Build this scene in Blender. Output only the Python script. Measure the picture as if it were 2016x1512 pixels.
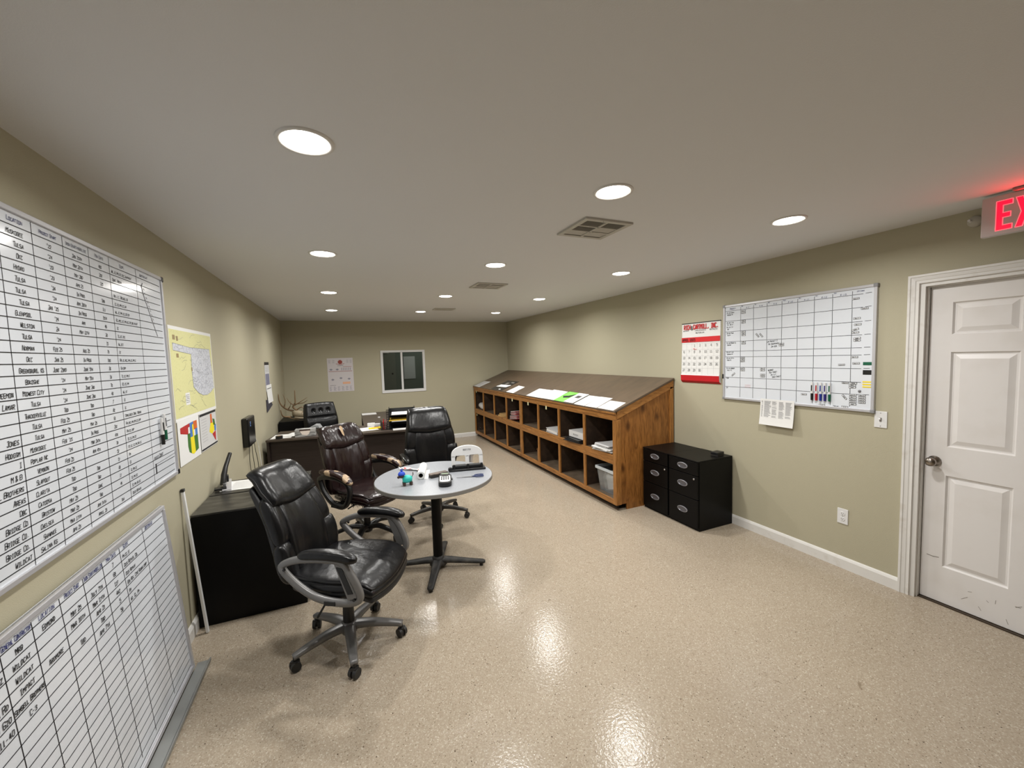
import bpy, math, random
from mathutils import Vector, Matrix
random.seed(7)
for o in list(bpy.data.objects): bpy.data.objects.remove(o)
SC = bpy.context.scene
COL = SC.collection
W, D, H, Y0 = 4.356, 8.196, 2.44, -2.6      # room: x 0..W, y Y0..D, z 0..H

# ------------------------------------------------------------------ camera, world, exposure
cd = bpy.data.cameras.new('camera'); cam = bpy.data.objects.new('camera', cd); COL.objects.link(cam)
cr = Vector((0.91820353, -0.39489297, -0.03101335)); cu = Vector((0.05529567, 0.05025673, 0.99720442)); cf = Vector((0.39223038, 0.91735152, -0.06798177))
cam.matrix_world = Matrix(((cr.x, cu.x, -cf.x, 0.93390793), (cr.y, cu.y, -cf.y, 0.0), (cr.z, cu.z, -cf.z, 1.67505221), (0, 0, 0, 1)))
cd.sensor_fit = 'HORIZONTAL'; cd.sensor_width = 36.0; cd.lens = 788.3267 * 36.0 / 2016.0
cd.clip_start = 0.02; cd.clip_end = 60
SC.camera = cam
wd = bpy.data.worlds.new('world'); SC.world = wd; wd.use_nodes = True
wd.node_tree.nodes['Background'].inputs[0].default_value = (0.5, 0.5, 0.48, 1)
wd.node_tree.nodes['Background'].inputs[1].default_value = 0.02
vs = SC.view_settings
vs.view_transform = 'Standard'; vs.look = 'None'; vs.gamma = 1.0; vs.use_curve_mapping = False
vs.exposure = 0.0
LAMP_W = 15.3                               # watts of each ceiling downlight
LAMP_COL = (1.0, 0.985, 0.955)

# ------------------------------------------------------------------ materials
def srgb(c):
    return tuple(((v / 255) / 12.92 if v / 255 <= 0.04045 else ((v / 255 + 0.055) / 1.055) ** 2.4) for v in c) + (1.0,)
MATS = {}
def mat(name, col, rough=0.5, metal=0.0, spec=0.5, coat=0.0, bump=None, var=None, emit=None, alpha=None, trans=0.0, coords='Object'):
    """bump=(scale,strength,detail,stretch) ; var=(scale,col2,lo,hi,stretch)"""
    if name in MATS: return MATS[name]
    m = bpy.data.materials.new(name); m.use_nodes = True; nt = m.node_tree; b = nt.nodes['Principled BSDF']
    b.inputs['Base Color'].default_value = srgb(col); b.inputs['Roughness'].default_value = rough
    b.inputs['Metallic'].default_value = metal; b.inputs['Specular IOR Level'].default_value = spec
    b.inputs['Coat Weight'].default_value = coat; b.inputs['Coat Roughness'].default_value = 0.15
    b.inputs['Transmission Weight'].default_value = trans
    tc = nt.nodes.new('ShaderNodeTexCoord')
    def noise(scale, detail=2.0, stretch=(1, 1, 1)):
        mp = nt.nodes.new('ShaderNodeMapping'); mp.inputs['Scale'].default_value = stretch
        nt.links.new(tc.outputs[coords], mp.inputs['Vector'])
        n = nt.nodes.new('ShaderNodeTexNoise'); n.inputs['Scale'].default_value = scale; n.inputs['Detail'].default_value = detail
        nt.links.new(mp.outputs[0], n.inputs['Vector']); return n
    if bump:
        n = noise(bump[0], bump[2] if len(bump) > 2 else 2.0, bump[3] if len(bump) > 3 else (1, 1, 1))
        bp = nt.nodes.new('ShaderNodeBump'); bp.inputs['Strength'].default_value = bump[1]; bp.inputs['Distance'].default_value = bump[4] if len(bump) > 4 else 0.004
        nt.links.new(n.outputs['Fac'], bp.inputs['Height']); nt.links.new(bp.outputs[0], b.inputs['Normal'])
    if var:
        sc, c2, lo, hi = var[:4]
        n = noise(sc, 4.0, var[4] if len(var) > 4 else (1, 1, 1))
        r = nt.nodes.new('ShaderNodeValToRGB'); r.color_ramp.elements[0].position = lo; r.color_ramp.elements[1].position = hi
        r.color_ramp.elements[0].color = srgb(col); r.color_ramp.elements[1].color = srgb(c2)
        nt.links.new(n.outputs['Fac'], r.inputs['Fac']); nt.links.new(r.outputs[0], b.inputs['Base Color'])
    if emit:
        b.inputs['Emission Color'].default_value = srgb(emit[0]); b.inputs['Emission Strength'].default_value = emit[1]
    if alpha is not None: b.inputs['Alpha'].default_value = alpha
    MATS[name] = m; return m

def floor_mat():
    m = bpy.data.materials.new('speckled epoxy floor'); m.use_nodes = True; nt = m.node_tree; b = nt.nodes['Principled BSDF']
    tc = nt.nodes.new('ShaderNodeTexCoord')
    def ramp(src, stops, const=False):
        r = nt.nodes.new('ShaderNodeValToRGB'); c = r.color_ramp
        if const: c.interpolation = 'CONSTANT'
        c.elements[0].position, c.elements[1].position = stops[0][0], stops[1][0]; c.elements[0].color, c.elements[1].color = stops[0][1], stops[1][1]
        for p, q in stops[2:]: e = c.elements.new(p); e.color = q
        nt.links.new(src, r.inputs['Fac']); return r.outputs[0]
    def vor(scale):
        v = nt.nodes.new('ShaderNodeTexVoronoi'); v.inputs['Scale'].default_value = scale; nt.links.new(tc.outputs['Object'], v.inputs['Vector']); return v
    def noise(scale, det=3, dist=0):
        n = nt.nodes.new('ShaderNodeTexNoise'); n.inputs['Scale'].default_value = scale; n.inputs['Detail'].default_value = det; n.inputs['Distortion'].default_value = dist
        nt.links.new(tc.outputs['Object'], n.inputs['Vector']); return n.outputs['Fac']
    def mul(x, y, k=1.0, mode='MULTIPLY'):
        mx = nt.nodes.new('ShaderNodeMix'); mx.data_type = 'RGBA'; mx.blend_type = mode
        if isinstance(k, float): mx.inputs[0].default_value = k
        else: nt.links.new(k, mx.inputs[0])
        nt.links.new(x, mx.inputs[6])
        if isinstance(y, tuple): mx.inputs[7].default_value = y
        else: nt.links.new(y, mx.inputs[7])
        return mx.outputs[2]
    v = vor(210); sep = nt.nodes.new('ShaderNodeSeparateColor'); nt.links.new(v.outputs['Color'], sep.inputs[0])
    base = ramp(sep.outputs[0], [(0, srgb((164, 151, 133))), (.35, srgb((169, 157, 139))), (.6, srgb((158, 144, 126))), (.8, srgb((176, 164, 146))), (.93, srgb((186, 176, 160)))], True)
    base = mul(base, ramp(noise(1.1, 5), [(.35, (.93, .925, .92, 1)), (.65, (1, 1, 1, 1))]))
    # sparse chips: random cells of a coarser pattern, only near the cell centre
    for scale, thr, rad, col in ((150, .94, .36, (112, 98, 80)), (125, .955, .34, (200, 191, 175)), (85, .982, .26, (76, 62, 48))):
        v2 = vor(scale); sp = nt.nodes.new('ShaderNodeSeparateColor'); nt.links.new(v2.outputs['Color'], sp.inputs[0])
        a_ = nt.nodes.new('ShaderNodeMath'); a_.operation = 'GREATER_THAN'; a_.inputs[1].default_value = thr; nt.links.new(sp.outputs[1], a_.inputs[0])
        c_ = nt.nodes.new('ShaderNodeMath'); c_.operation = 'LESS_THAN'; c_.inputs[1].default_value = rad; nt.links.new(v2.outputs['Distance'], c_.inputs[0])
        d_ = nt.nodes.new('ShaderNodeMath'); d_.operation = 'MULTIPLY'; nt.links.new(a_.outputs[0], d_.inputs[0]); nt.links.new(c_.outputs[0], d_.inputs[1])
        base = mul(base, srgb(col), d_.outputs[0], 'MIX')
    base = mul(base, ramp(noise(5.5, 7, 2.5), [(.715, (1, 1, 1, 1)), (.745, (.66, .62, .58, 1))]))
    nt.links.new(base, b.inputs['Base Color'])
    bp = nt.nodes.new('ShaderNodeBump'); bp.inputs['Strength'].default_value = .5; bp.inputs['Distance'].default_value = .0017
    nt.links.new(noise(70, 2), bp.inputs['Height']); nt.links.new(bp.outputs[0], b.inputs['Normal'])
    b.inputs['Roughness'].default_value = .17; b.inputs['Specular IOR Level'].default_value = .27
    return m

def wood_mat(name, c1, c2, stretch, knots=True):
    m = bpy.data.materials.new(name); m.use_nodes = True; nt = m.node_tree; b = nt.nodes['Principled BSDF']
    tc = nt.nodes.new('ShaderNodeTexCoord'); mp = nt.nodes.new('ShaderNodeMapping'); mp.inputs['Scale'].default_value = stretch
    nt.links.new(tc.outputs['Object'], mp.inputs['Vector'])
    n = nt.nodes.new('ShaderNodeTexNoise'); n.inputs['Scale'].default_value = 6; n.inputs['Detail'].default_value = 8; n.inputs['Distortion'].default_value = 1.2; n.inputs['Roughness'].default_value = .62
    nt.links.new(mp.outputs[0], n.inputs['Vector'])
    r = nt.nodes.new('ShaderNodeValToRGB'); r.color_ramp.elements[0].position = .33; r.color_ramp.elements[1].position = .68
    r.color_ramp.elements[0].color = srgb(c2); r.color_ramp.elements[1].color = srgb(c1)
    nt.links.new(n.outputs['Fac'], r.inputs['Fac']); out = r.outputs[0]
    if knots:
        v = nt.nodes.new('ShaderNodeTexVoronoi'); v.inputs['Scale'].default_value = 4.2
        mp2 = nt.nodes.new('ShaderNodeMapping'); mp2.inputs['Scale'].default_value = tuple(max(.55, min(1.0, s * .4)) for s in stretch)
        nt.links.new(tc.outputs['Object'], mp2.inputs['Vector']); nt.links.new(mp2.outputs[0], v.inputs['Vector'])
        r2 = nt.nodes.new('ShaderNodeValToRGB'); r2.color_ramp.elements[0].position = .05; r2.color_ramp.elements[1].position = .17
        r2.color_ramp.elements[0].color = (.16, .10, .06, 1); r2.color_ramp.elements[1].color = (1, 1, 1, 1)
        nt.links.new(v.outputs['Distance'], r2.inputs['Fac'])
        mx = nt.nodes.new('ShaderNodeMix'); mx.data_type = 'RGBA'; mx.blend_type = 'MULTIPLY'; mx.inputs[0].default_value = .75
        nt.links.new(out, mx.inputs[6]); nt.links.new(r2.outputs[0], mx.inputs[7]); out = mx.outputs[2]
    nt.links.new(out, b.inputs['Base Color']); b.inputs['Roughness'].default_value = .42; b.inputs['Specular IOR Level'].default_value = .4
    return m

M_floor = floor_mat()
M_wall = mat('olive beige wall paint', (176, 170, 147), .62, bump=(230, .35, 3, (1, 1, 1), .002), spec=.3)
M_ceil = mat('off white ceiling paint', (222, 222, 222), .8, bump=(260, .25, 3, (1, 1, 1), .002), spec=.2)
M_trim = mat('white trim paint', (222, 220, 216), .4, var=(14, (206, 201, 193), .58, .8))
M_door = mat('white door paint', (226, 223, 221), .42, var=(5, (219, 215, 211), .5, .8))
M_wood = wood_mat('stained pine', (172, 116, 58), (112, 70, 30), (5, 5, .8))
M_woodv = wood_mat('stained pine upright', (180, 126, 66), (132, 86, 40), (9, 9, 1.0))
M_woodh = wood_mat('stained pine rail', (178, 124, 66), (126, 82, 38), (9, .8, 9))
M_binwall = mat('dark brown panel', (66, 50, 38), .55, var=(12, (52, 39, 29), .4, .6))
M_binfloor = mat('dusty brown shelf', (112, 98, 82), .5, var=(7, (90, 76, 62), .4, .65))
M_top = mat('dark brown laminate', (98, 82, 66), .38, var=(4, (84, 70, 57), .35, .7, (1, 3, 1)))
M_leather = mat('black leather', (13, 13, 15), .3, spec=.38, bump=(10, .45, 4, (1, 1, .6), .012))
M_leather2 = mat('black leather wrinkled', (13, 13, 15), .33, spec=.35, bump=(16, .5, 4, (1, 1, .5), .012))
M_brown = mat('oxblood leather', (31, 18, 18), .27, spec=.45, bump=(7, .75, 2, (1.8, 1.8, .5), .02))
M_torn = mat('torn oxblood leather', (38, 20, 20), .35, spec=.5, bump=(30, .4, 3, (1, 1, 1), .004), var=(13, (180, 156, 128), .52, .55))
M_foam = mat('bare leather backing', (178, 152, 120), .8)
M_seatbr = mat('worn oxblood seat leather', (32, 19, 19), .25, spec=.45, bump=(11, .7, 3, (1, 1, 1), .012), var=(9, (120, 92, 76), .66, .70))
M_gray = mat('grey moulded plastic', (120, 119, 118), .35, metal=.3, spec=.5)
M_blackp = mat('black plastic', (20, 20, 21), .38)
M_gloss = mat('glossy black plastic', (14, 14, 15), .24)
M_darkgray = mat('dark grey plastic', (60, 57, 53), .4, var=(20, (82, 77, 70), .5, .8))
M_caster = mat('caster rubber', (38, 37, 36), .5)
M_silver = mat('brushed silver', (190, 190, 192), .3, metal=.9)
M_pull = mat('satin grey pull', (150, 150, 156), .35, metal=.4, spec=.5)
M_dish = mat('grey pull recess', (104, 104, 110), .3, metal=.4)
M_frame = mat('aluminium frame', (200, 200, 204), .38, metal=.45)
M_board = mat('whiteboard enamel', (218, 223, 230), .13, spec=.5, coat=.3)
M_ink = mat('black marker ink', (22, 22, 26), .5)
M_inkblue = mat('blue marker ink', (44, 50, 110), .5)
M_inkfaint = mat('faded marker ink', (105, 108, 125), .5)
M_inkgray = mat('printed grey ink', (120, 120, 124), .6)
M_inkred = mat('red ink', (206, 30, 36), .5)
M_paper = mat('white paper', (226, 226, 224), .7)
M_paper2 = mat('grey white paper', (200, 200, 200), .7)
M_cab = mat('black steel cabinet', (8, 8, 9), .42, spec=.18, bump=(300, .15, 2, (1, 1, 1), .001))
M_cabtop = mat('scuffed black laminate top', (28, 27, 25), .3, spec=.6, var=(6, (74, 72, 66), .45, .75, (1, 4, 1)))
M_desk = mat('dark walnut laminate', (46, 38, 35), .45, spec=.3, var=(5, (40, 32, 28), .35, .65, (1, 1, 14)))
M_desktop = mat('walnut laminate desktop', (76, 66, 58), .4, var=(5, (62, 53, 46), .35, .65, (1, 10, 1)))
M_lam = mat('grey speckled laminate', (152, 155, 160), .28, var=(160, (140, 143, 149), .4, .6), spec=.5)
M_lamedge = mat('grey table edging', (128, 126, 122), .4)
M_blackmet = mat('black powder coated metal', (9, 9, 10), .5, spec=.2, bump=(60, .3, 3, (1, 1, 1), .002))
M_dustmet = mat('dusty black metal', (30, 29, 28), .6, var=(14, (66, 62, 56), .45, .7), bump=(60, .3, 3, (1, 1, 1), .002))
M_red = mat('red vinyl', (190, 28, 36), .4)
M_whitep = mat('white plastic', (222, 222, 222), .35)
M_yellow = mat('yellow paper', (240, 214, 40), .6)
M_tan = mat('manila card', (176, 142, 92), .7)
M_card = mat('brown cardboard', (150, 108, 66), .7)
M_lens = mat('downlight lens', (255, 255, 255), .5, emit=((255, 248, 236), 22.0))
M_vent = mat('white enamelled vent', (182, 178, 168), .45)
M_dark = mat('dark opening', (30, 26, 22), .8)
M_chrome = mat('satin nickel', (150, 142, 134), .22, metal=1.0)

# ------------------------------------------------------------------ mesh builder
class G:
    def __init__(s): s.v = []; s.f = []; s.m = []; s.mats = []; s.cur = 0
    def use(s, m):
        if m not in s.mats: s.mats.append(m)
        s.cur = s.mats.index(m); return s
    def face(s, idx): s.f.append(idx); s.m.append(s.cur)
    def add(s, vs, fs):
        b = len(s.v); s.v += [Vector(p) for p in vs]
        for f in fs: s.face([b + i for i in f])
        return s
    def box(s, c, d, rot=None, taper=None):
        hx, hy, hz = d[0] / 2, d[1] / 2, d[2] / 2; vs = []
        for z in (-1, 1):
            k = 1 if (taper is None or z < 0) else taper
            for x, y in ((-1, -1), (1, -1), (1, 1), (-1, 1)): vs.append(Vector((x * hx * k, y * hy * k, z * hz)))
        if rot is not None: vs = [rot @ p for p in vs]
        vs = [p + Vector(c) for p in vs]
        return s.add(vs, [(0, 3, 2, 1), (4, 5, 6, 7), (0, 1, 5, 4), (1, 2, 6, 5), (2, 3, 7, 6), (3, 0, 4, 7)])
    def bb(s, a, b): return s.box([(a[i] + b[i]) / 2 for i in range(3)], [abs(b[i] - a[i]) for i in range(3)])
    def prism(s, pts, off):
        n = len(pts); o = Vector(off)
        vs = [Vector(p) for p in pts] + [Vector(p) + o for p in pts]
        return s.add(vs, [tuple(range(n - 1, -1, -1)), tuple(range(n, 2 * n))] + [(i, (i + 1) % n, n + (i + 1) % n, n + i) for i in range(n)])
    def lathe(s, prof, c=(0, 0, 0), seg=24, axis='Z', rot=None, cap=True):
        vs = []; n = len(prof)
        for i in range(seg):
            a = 2 * math.pi * i / seg
            for r, h in prof:
                p = Vector((r * math.cos(a), r * math.sin(a), h))
                if axis == 'X': p = Vector((h, p.x, p.y))
                if axis == 'Y': p = Vector((p.y, h, p.x))
                if rot is not None: p = rot @ p
                vs.append(p + Vector(c))
        fs = [(i * n + j, ((i + 1) % seg) * n + j, ((i + 1) % seg) * n + j + 1, i * n + j + 1) for i in range(seg) for j in range(n - 1)]
        if cap:
            fs.append(tuple(i * n for i in range(seg - 1, -1, -1))); fs.append(tuple(i * n + n - 1 for i in range(seg)))
        return s.add(vs, fs)
    def cyl(s, p0, p1, r0, r1=None, seg=16, cap=True):
        r1 = r0 if r1 is None else r1; p0 = Vector(p0); p1 = Vector(p1); d = (p1 - p0)
        q = d.to_track_quat('Z', 'Y').to_matrix()
        return s.lathe([(r0, 0), (r1, d.length)], p0, seg, rot=q, cap=cap)
    def tube(s, pts, r, seg=8, closed=False, ry=None, up=None):
        """swept tube; r may be a list; ry = half width along `up` direction"""
        P_ = [Vector(p) for p in pts]; n = len(P_); vs = []
        for i, p in enumerate(P_):
            if closed: t = P_[(i + 1) % n] - P_[i - 1]
            else: t = P_[min(i + 1, n - 1)] - P_[max(i - 1, 0)]
            t.normalize()
            u = Vector(up) if up is not None else (Vector((0, 0, 1)) if abs(t.z) < .9 else Vector((1, 0, 0)))
            a = (u - t * u.dot(t)).normalized(); b = t.cross(a)
            ra = (r[i] if isinstance(r, (list, tuple)) else r); rb = ra
            if ry is not None: ra = ry[i] if isinstance(ry, (list, tuple)) else ry
            for k in range(seg):
                an = 2 * math.pi * (k + .5) / seg
                ca, sa = math.cos(an), math.sin(an)
                if ry is not None:
                    ca = math.copysign(abs(ca) ** .6, ca); sa = math.copysign(abs(sa) ** .6, sa)
                vs.append(p + a * (ra * ca) + b * (rb * sa))
        fs = []
        for i in range(n if closed else n - 1):
            j = (i + 1) % n
            for k in range(seg): fs.append((i * seg + k, i * seg + (k + 1) % seg, j * seg + (k + 1) % seg, j * seg + k))
        if not closed: fs.append(tuple(range(seg - 1, -1, -1))); fs.append(tuple((n - 1) * seg + k for k in range(seg)))
        return s.add(vs, fs)
    def pillow(s, P, T, nu=16, nv=20, pu=4, pv=4, r=2.4, sq=.25, T2=None, dent=None):
        """closed cushion around the centre surface P(u,v), u,v in -1..1"""
        T2 = T if T2 is None else T2; vs = []; e = 1e-3
        def S(u, v): return P(u * math.sqrt(1 - sq * v * v), v * math.sqrt(1 - sq * u * u))
        us = [math.sin(math.pi / 2 * (2 * i / nu - 1)) for i in range(nu + 1)]; vv = [math.sin(math.pi / 2 * (2 * j / nv - 1)) for j in range(nv + 1)]
        idx = {}
        for side in (1, -1):
            for i, u in enumerate(us):
                for j, v in enumerate(vv):
                    edge = i in (0, nu) or j in (0, nv)
                    if edge and side == -1: idx[(-1, i, j)] = idx[(1, i, j)]; continue
                    p = S(u, v)
                    du = S(min(1, u + e), v) - S(max(-1, u - e), v); dv = S(u, min(1, v + e)) - S(u, max(-1, v - e))
                    n = du.cross(dv).normalized()
                    t = ((1 - abs(u) ** pu) * (1 - abs(v) ** pv)); t = max(t, 0) ** (1 / r)
                    k = T if side == 1 else T2
                    if dent and side == 1: t *= dent(u, v)
                    idx[(side, i, j)] = len(s.v) + len(vs); vs.append(p + n * (side * t * k))
        s.v += vs
        for side in (1, -1):
            for i in range(nu):
                for j in range(nv):
                    q = [idx[(side, i, j)], idx[(side, i + 1, j)], idx[(side, i + 1, j + 1)], idx[(side, i, j + 1)]]
                    if side == -1: q.reverse()
                    s.face(q)
        return s
    def make(s, name, m=None, parent=None, smooth=False, bevel=0, world=True, angle=None):
        me = bpy.data.meshes.new(name)
        T_ = Matrix.Identity(4)
        if world and parent is not None: T_ = root_matrix(parent).inverted()
        me.from_pydata([T_ @ p for p in s.v], [], s.f)
        if s.mats:
            for mm in s.mats: me.materials.append(mm)
            me.polygons.foreach_set('material_index', s.m)
        else: me.materials.append(m)
        if smooth: me.polygons.foreach_set('use_smooth', [True] * len(me.polygons))
        me.update()
        o = bpy.data.objects.new(name, me); COL.objects.link(o)
        if parent is not None: o.parent = parent
        if smooth == 'auto':
            for e in me.edges: pass
        if bevel:
            b = o.modifiers.new('bevel', 'BEVEL'); b.width = bevel; b.segments = 2; b.limit_method = 'ANGLE'; b.angle_limit = math.radians(40)
        if smooth and angle:
            w = o.modifiers.new('edges', 'EDGE_SPLIT'); w.split_angle = math.radians(angle)
        return o
def root_matrix(o):
    while o.parent is not None: o = o.parent
    return Matrix.Translation(o.location) @ Matrix.Rotation(o.rotation_euler.z, 4, 'Z')
def children(o): return [c for c in COL.objects if c.parent == o]
def thing(name, label, cat, loc=(0, 0, 0), rz=0, group=None):
    o = bpy.data.objects.new(name, None); o.empty_display_size = .1; COL.objects.link(o); o.location = loc; o.rotation_euler = (0, 0, rz)
    return tag(o, label, cat, group)
def tag(o, label, cat, group=None):
    o['label'] = label; o['category'] = cat
    if group: o['group'] = group
    return o
def struct(o): o['kind'] = 'structure'; return o
def copy_tree(o, loc=None, rz=None, label=None, parent=None):
    c = o.copy(); COL.objects.link(c)
    if parent is not None: c.parent = parent
    if loc is not None: c.location = loc
    if rz is not None: c.rotation_euler = (0, 0, rz)
    if label: c['label'] = label
    for ch in children(o): copy_tree(ch, parent=c)
    return c
def spline(pts, n=8, closed=False):
    P_ = [Vector(p) for p in pts]; out = []; N = len(P_)
    for i in range(N if closed else N - 1):
        p0 = P_[i - 1] if (closed or i > 0) else P_[0]; p1 = P_[i]; p2 = P_[(i + 1) % N]; p3 = P_[(i + 2) % N] if closed else P_[min(i + 2, N - 1)]
        for k in range(n):
            t = k / n
            out.append(.5 * ((2 * p1) + (p2 - p0) * t + (2 * p0 - 5 * p1 + 4 * p2 - p3) * t * t + (3 * p1 - p0 - 3 * p2 + p3) * t ** 3))
    if not closed: out.append(P_[-1])
    return out
def interp(tab, v):
    for i in range(len(tab) - 1):
        if v <= tab[i + 1][0] or i == len(tab) - 2:
            a, b = tab[i], tab[i + 1]; t = (v - a[0]) / (b[0] - a[0]); t = max(-.2, min(1.2, t))
            return [a[k] + (b[k] - a[k]) * t for k in range(1, len(a))]

# ------------------------------------------------------------------ stroke lettering
GL = {'A': '00 26 40|12 32', 'B': '00 06 36 45 44 33 03|33 42 41 30 00', 'C': '45 36 16 05 01 10 30 41', 'D': '00 06 26 44 42 20 00', 'E': '40 00 06 46|03 33',
      'F': '00 06 46|03 33', 'G': '45 36 16 05 01 10 30 41 43 23', 'H': '00 06|40 46|03 43', 'I': '10 30|20 26|16 36', 'J': '01 10 20 31 36|16 46', 'K': '00 06|46 03 40',
      'L': '06 00 40', 'M': '00 06 23 46 40', 'N': '00 06 40 46', 'O': '10 01 05 16 36 45 41 30 10', 'P': '00 06 36 45 44 33 03', 'Q': '10 01 05 16 36 45 41 30 10|22 40',
      'R': '00 06 36 45 44 33 03|23 40', 'S': '45 36 16 05 04 13 33 42 41 30 10 01', 'T': '06 46|26 20', 'U': '06 01 10 30 41 46', 'V': '06 20 46', 'W': '06 10 24 30 46',
      'X': '00 46|06 40', 'Y': '06 23 46|23 20', 'Z': '06 46 00 40', '0': '10 01 05 16 36 45 41 30 10', '1': '15 26 20|10 30', '2': '05 16 36 45 44 00 40', '3': '05 16 36 45 44 33 13|33 42 41 30 10 01',
      '4': '30 36 02 42', '5': '46 06 04 34 43 41 30 10 01', '6': '45 36 16 05 01 10 30 41 42 33 03', '7': '06 46 10', '8': '13 04 05 16 36 45 44 33 13 02 01 10 30 41 42 33',
      '9': '01 10 30 41 45 36 16 05 04 13 43', ',': '21 1a', '.': '20 21', "'": '26 24', '-': '13 33', '&': '40 05 16 26 35 01 10 20 42', '/': '00 46', ' ': '', '+': '03 43|21 25', '(': '36 14 12 30'}
class Flat:
    """flat marks on a sheet: origin, s axis (reading direction), t axis (up); n lifts off the sheet"""
    def __init__(self, org, s, t, lift=.0008):
        self.o = Vector(org); self.s = Vector(s); self.t = Vector(t); self.n = self.s.cross(self.t); self.lift = lift; self.g = G()
    def p(self, a, b, k=1): return self.o + self.s * a + self.t * b + self.n * (self.lift * k)
    def use(self, m): self.g.use(m); return self
    def poly(self, pts, k=1):
        self.g.add([self.p(a, b, k) for a, b in pts], [tuple(range(len(pts)))]); return self
    def rect(self, a0, b0, a1, b1, k=1): return self.poly([(a0, b0), (a1, b0), (a1, b1), (a0, b1)], k)
    def line(self, pts, w, k=1):
        for (a0, b0), (a1, b1) in zip(pts[:-1], pts[1:]):
            dx, dy = a1 - a0, b1 - b0; L = math.hypot(dx, dy) or 1e-6; dx /= L; dy /= L; h = w / 2
            a0_, b0_, a1_, b1_ = a0 - dx * h * .6, b0 - dy * h * .6, a1 + dx * h * .6, b1 + dy * h * .6
            self.poly([(a0_ + dy * h, b0_ - dx * h), (a1_ + dy * h, b1_ - dx * h), (a1_ - dy * h, b1_ + dx * h), (a0_ - dy * h, b0_ + dx * h)][::-1], k)
        return self
    def text(self, txt, a, b, h, w=None, pitch=.85, slant=.12, jit=.06, small=.8, k=1.5, rot=0, align='c', lw=1.0, cond=1.0):
        """hand lettering; h = cap height"""
        w = (w or h * .13) * lw; adv = h * pitch; n = len(txt); tot = adv * (n - .25)
        x = -tot / 2 if align == 'c' else (0 if align == 'l' else -tot)
        c, sn = math.cos(rot), math.sin(rot); first = True
        for ch in txt:
            if ch == ' ': x += adv * .8; first = True; continue
            g = GL.get(ch.upper(), ''); hh = h if first else h * small
            for stroke in g.split('|') if g else []:
                pts = []
                for tok in stroke.split():
                    px = int(tok[0]) / 4 * hh * .62 * cond; py = (-.1 if tok[1] == 'a' else int(tok[1]) / 6) * hh
                    px += random.uniform(-jit, jit) * h; py += random.uniform(-jit, jit) * h
                    X = x + px + py * slant; pts.append((a + X * c - py * sn, b + X * sn + py * c))
                if len(pts) > 1: self.line(pts, w, k)
            x += adv; first = False
        return self
    def make(self, name, parent=None, m=None): return self.g.make(name, m, parent)
Z = Vector((0, 0, 1))

# ================================================================== ROOM
g = G().bb((-.3, Y0 - .3, -.12), (W + .3, D + .3, 0)); struct(g.make('floor', M_floor))
g = G().bb((-.3, Y0 - .3, H), (W + .3, D + .3, H + .12)); struct(g.make('ceiling', M_ceil))
g = G().bb((-.12, Y0 - .12, 0), (0, D + .12, H)); struct(g.make('wall_left', M_wall))
g = G().bb((0, Y0 - .12, 0), (W, Y0, H)); struct(g.make('wall_front', M_wall))
DY0, DY1, DZ = .475, 1.335, 2.05             # door opening in the right wall
g = G().bb((W, Y0 - .12, 0), (W + .12, DY0, H)).bb((W, DY1, 0), (W + .12, D + .12, H)).bb((W, DY0, DZ), (W + .12, DY1, H)); struct(g.make('wall_right', M_wall))
WX0, WX1, WZ0, WZ1 = 1.681, 2.515, 1.049, 1.861
g = G().bb((0, D, 0), (WX0, D + .12, H)).bb((WX1, D, 0), (W, D + .12, H)).bb((WX0, D, 0), (WX1, D + .12, WZ0)).bb((WX0, D, WZ1), (WX1, D + .12, H)); struct(g.make('wall_back', M_wall))
def base_profile(p0, p1, n, name):
    p0 = Vector(p0); p1 = Vector(p1); n = Vector(n)
    prof = [(0, 0), (.015, 0), (.015, .068), (.009, .082), (.005, .088), (0, .088)]
    G().prism([p0 + n * a + Z * b for a, b in prof], p1 - p0)
    g = G(); g.prism([p0 + n * a + Z * b for a, b in prof], p1 - p0); return struct(g.make(name, M_trim))
base_profile((W, D, 0), (W, 1.392, 0), (-1, 0, 0), 'baseboard_right')
base_profile((W, DY0 - .06, 0), (W, Y0, 0), (-1, 0, 0), 'baseboard_right')
base_profile((0, D, 0), (W - .015, D, 0), (0, -1, 0), 'baseboard_back')
base_profile((0, Y0, 0), (0, D - .015, 0), (1, 0, 0), 'baseboard_left')

# window in the back wall (white vinyl slider) and the dark room behind it
win = struct(thing('window_1', '', '', ((WX0 + WX1) / 2, D, WZ0))); del win['label']; del win['category']
fw = .042
g = G()
g.bb((WX0 - .012, D - .014, WZ0 - .012), (WX1 + .012, D + .05, WZ0 + fw)).bb((WX0 - .012, D - .014, WZ1 - fw * .7), (WX1 + .012, D + .05, WZ1 + .012))
g.bb((WX0 - .012, D - .014, WZ0 + fw), (WX0 + fw * .8, D + .05, WZ1 - fw * .7)).bb((WX1 - fw * .8, D - .014, WZ0 + fw), (WX1 + .012, D + .05, WZ1 - fw * .7))
g.make('window_frame', M_whitep, win, bevel=.003)
wm = WX0 + .455 * (WX1 - WX0)
g = G(); g.bb((wm - .012, D - .008, WZ0 + fw), (wm + .026, D + .04, WZ1 - fw * .7)); g.make('meeting_rail', M_whitep, win, bevel=.003)
M_glass = mat('window glass', (235, 240, 238), .03, trans=1.0, spec=.5)
for a, b, y in ((WX0 + fw * .8, wm - .012, .03), (wm + .026, WX1 - fw * .8, .018)):
    G().bb((a, D + y, WZ0 + fw), (b, D + y + .004, WZ1 - fw * .7)).make('glass', M_glass, win)
g = G(); m = mat('unlit grey green wall', (104, 112, 104), .7); x0, x1, y0, y1 = WX0 - .8, WX1 + .8, D + .12, D + 1.7
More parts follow.
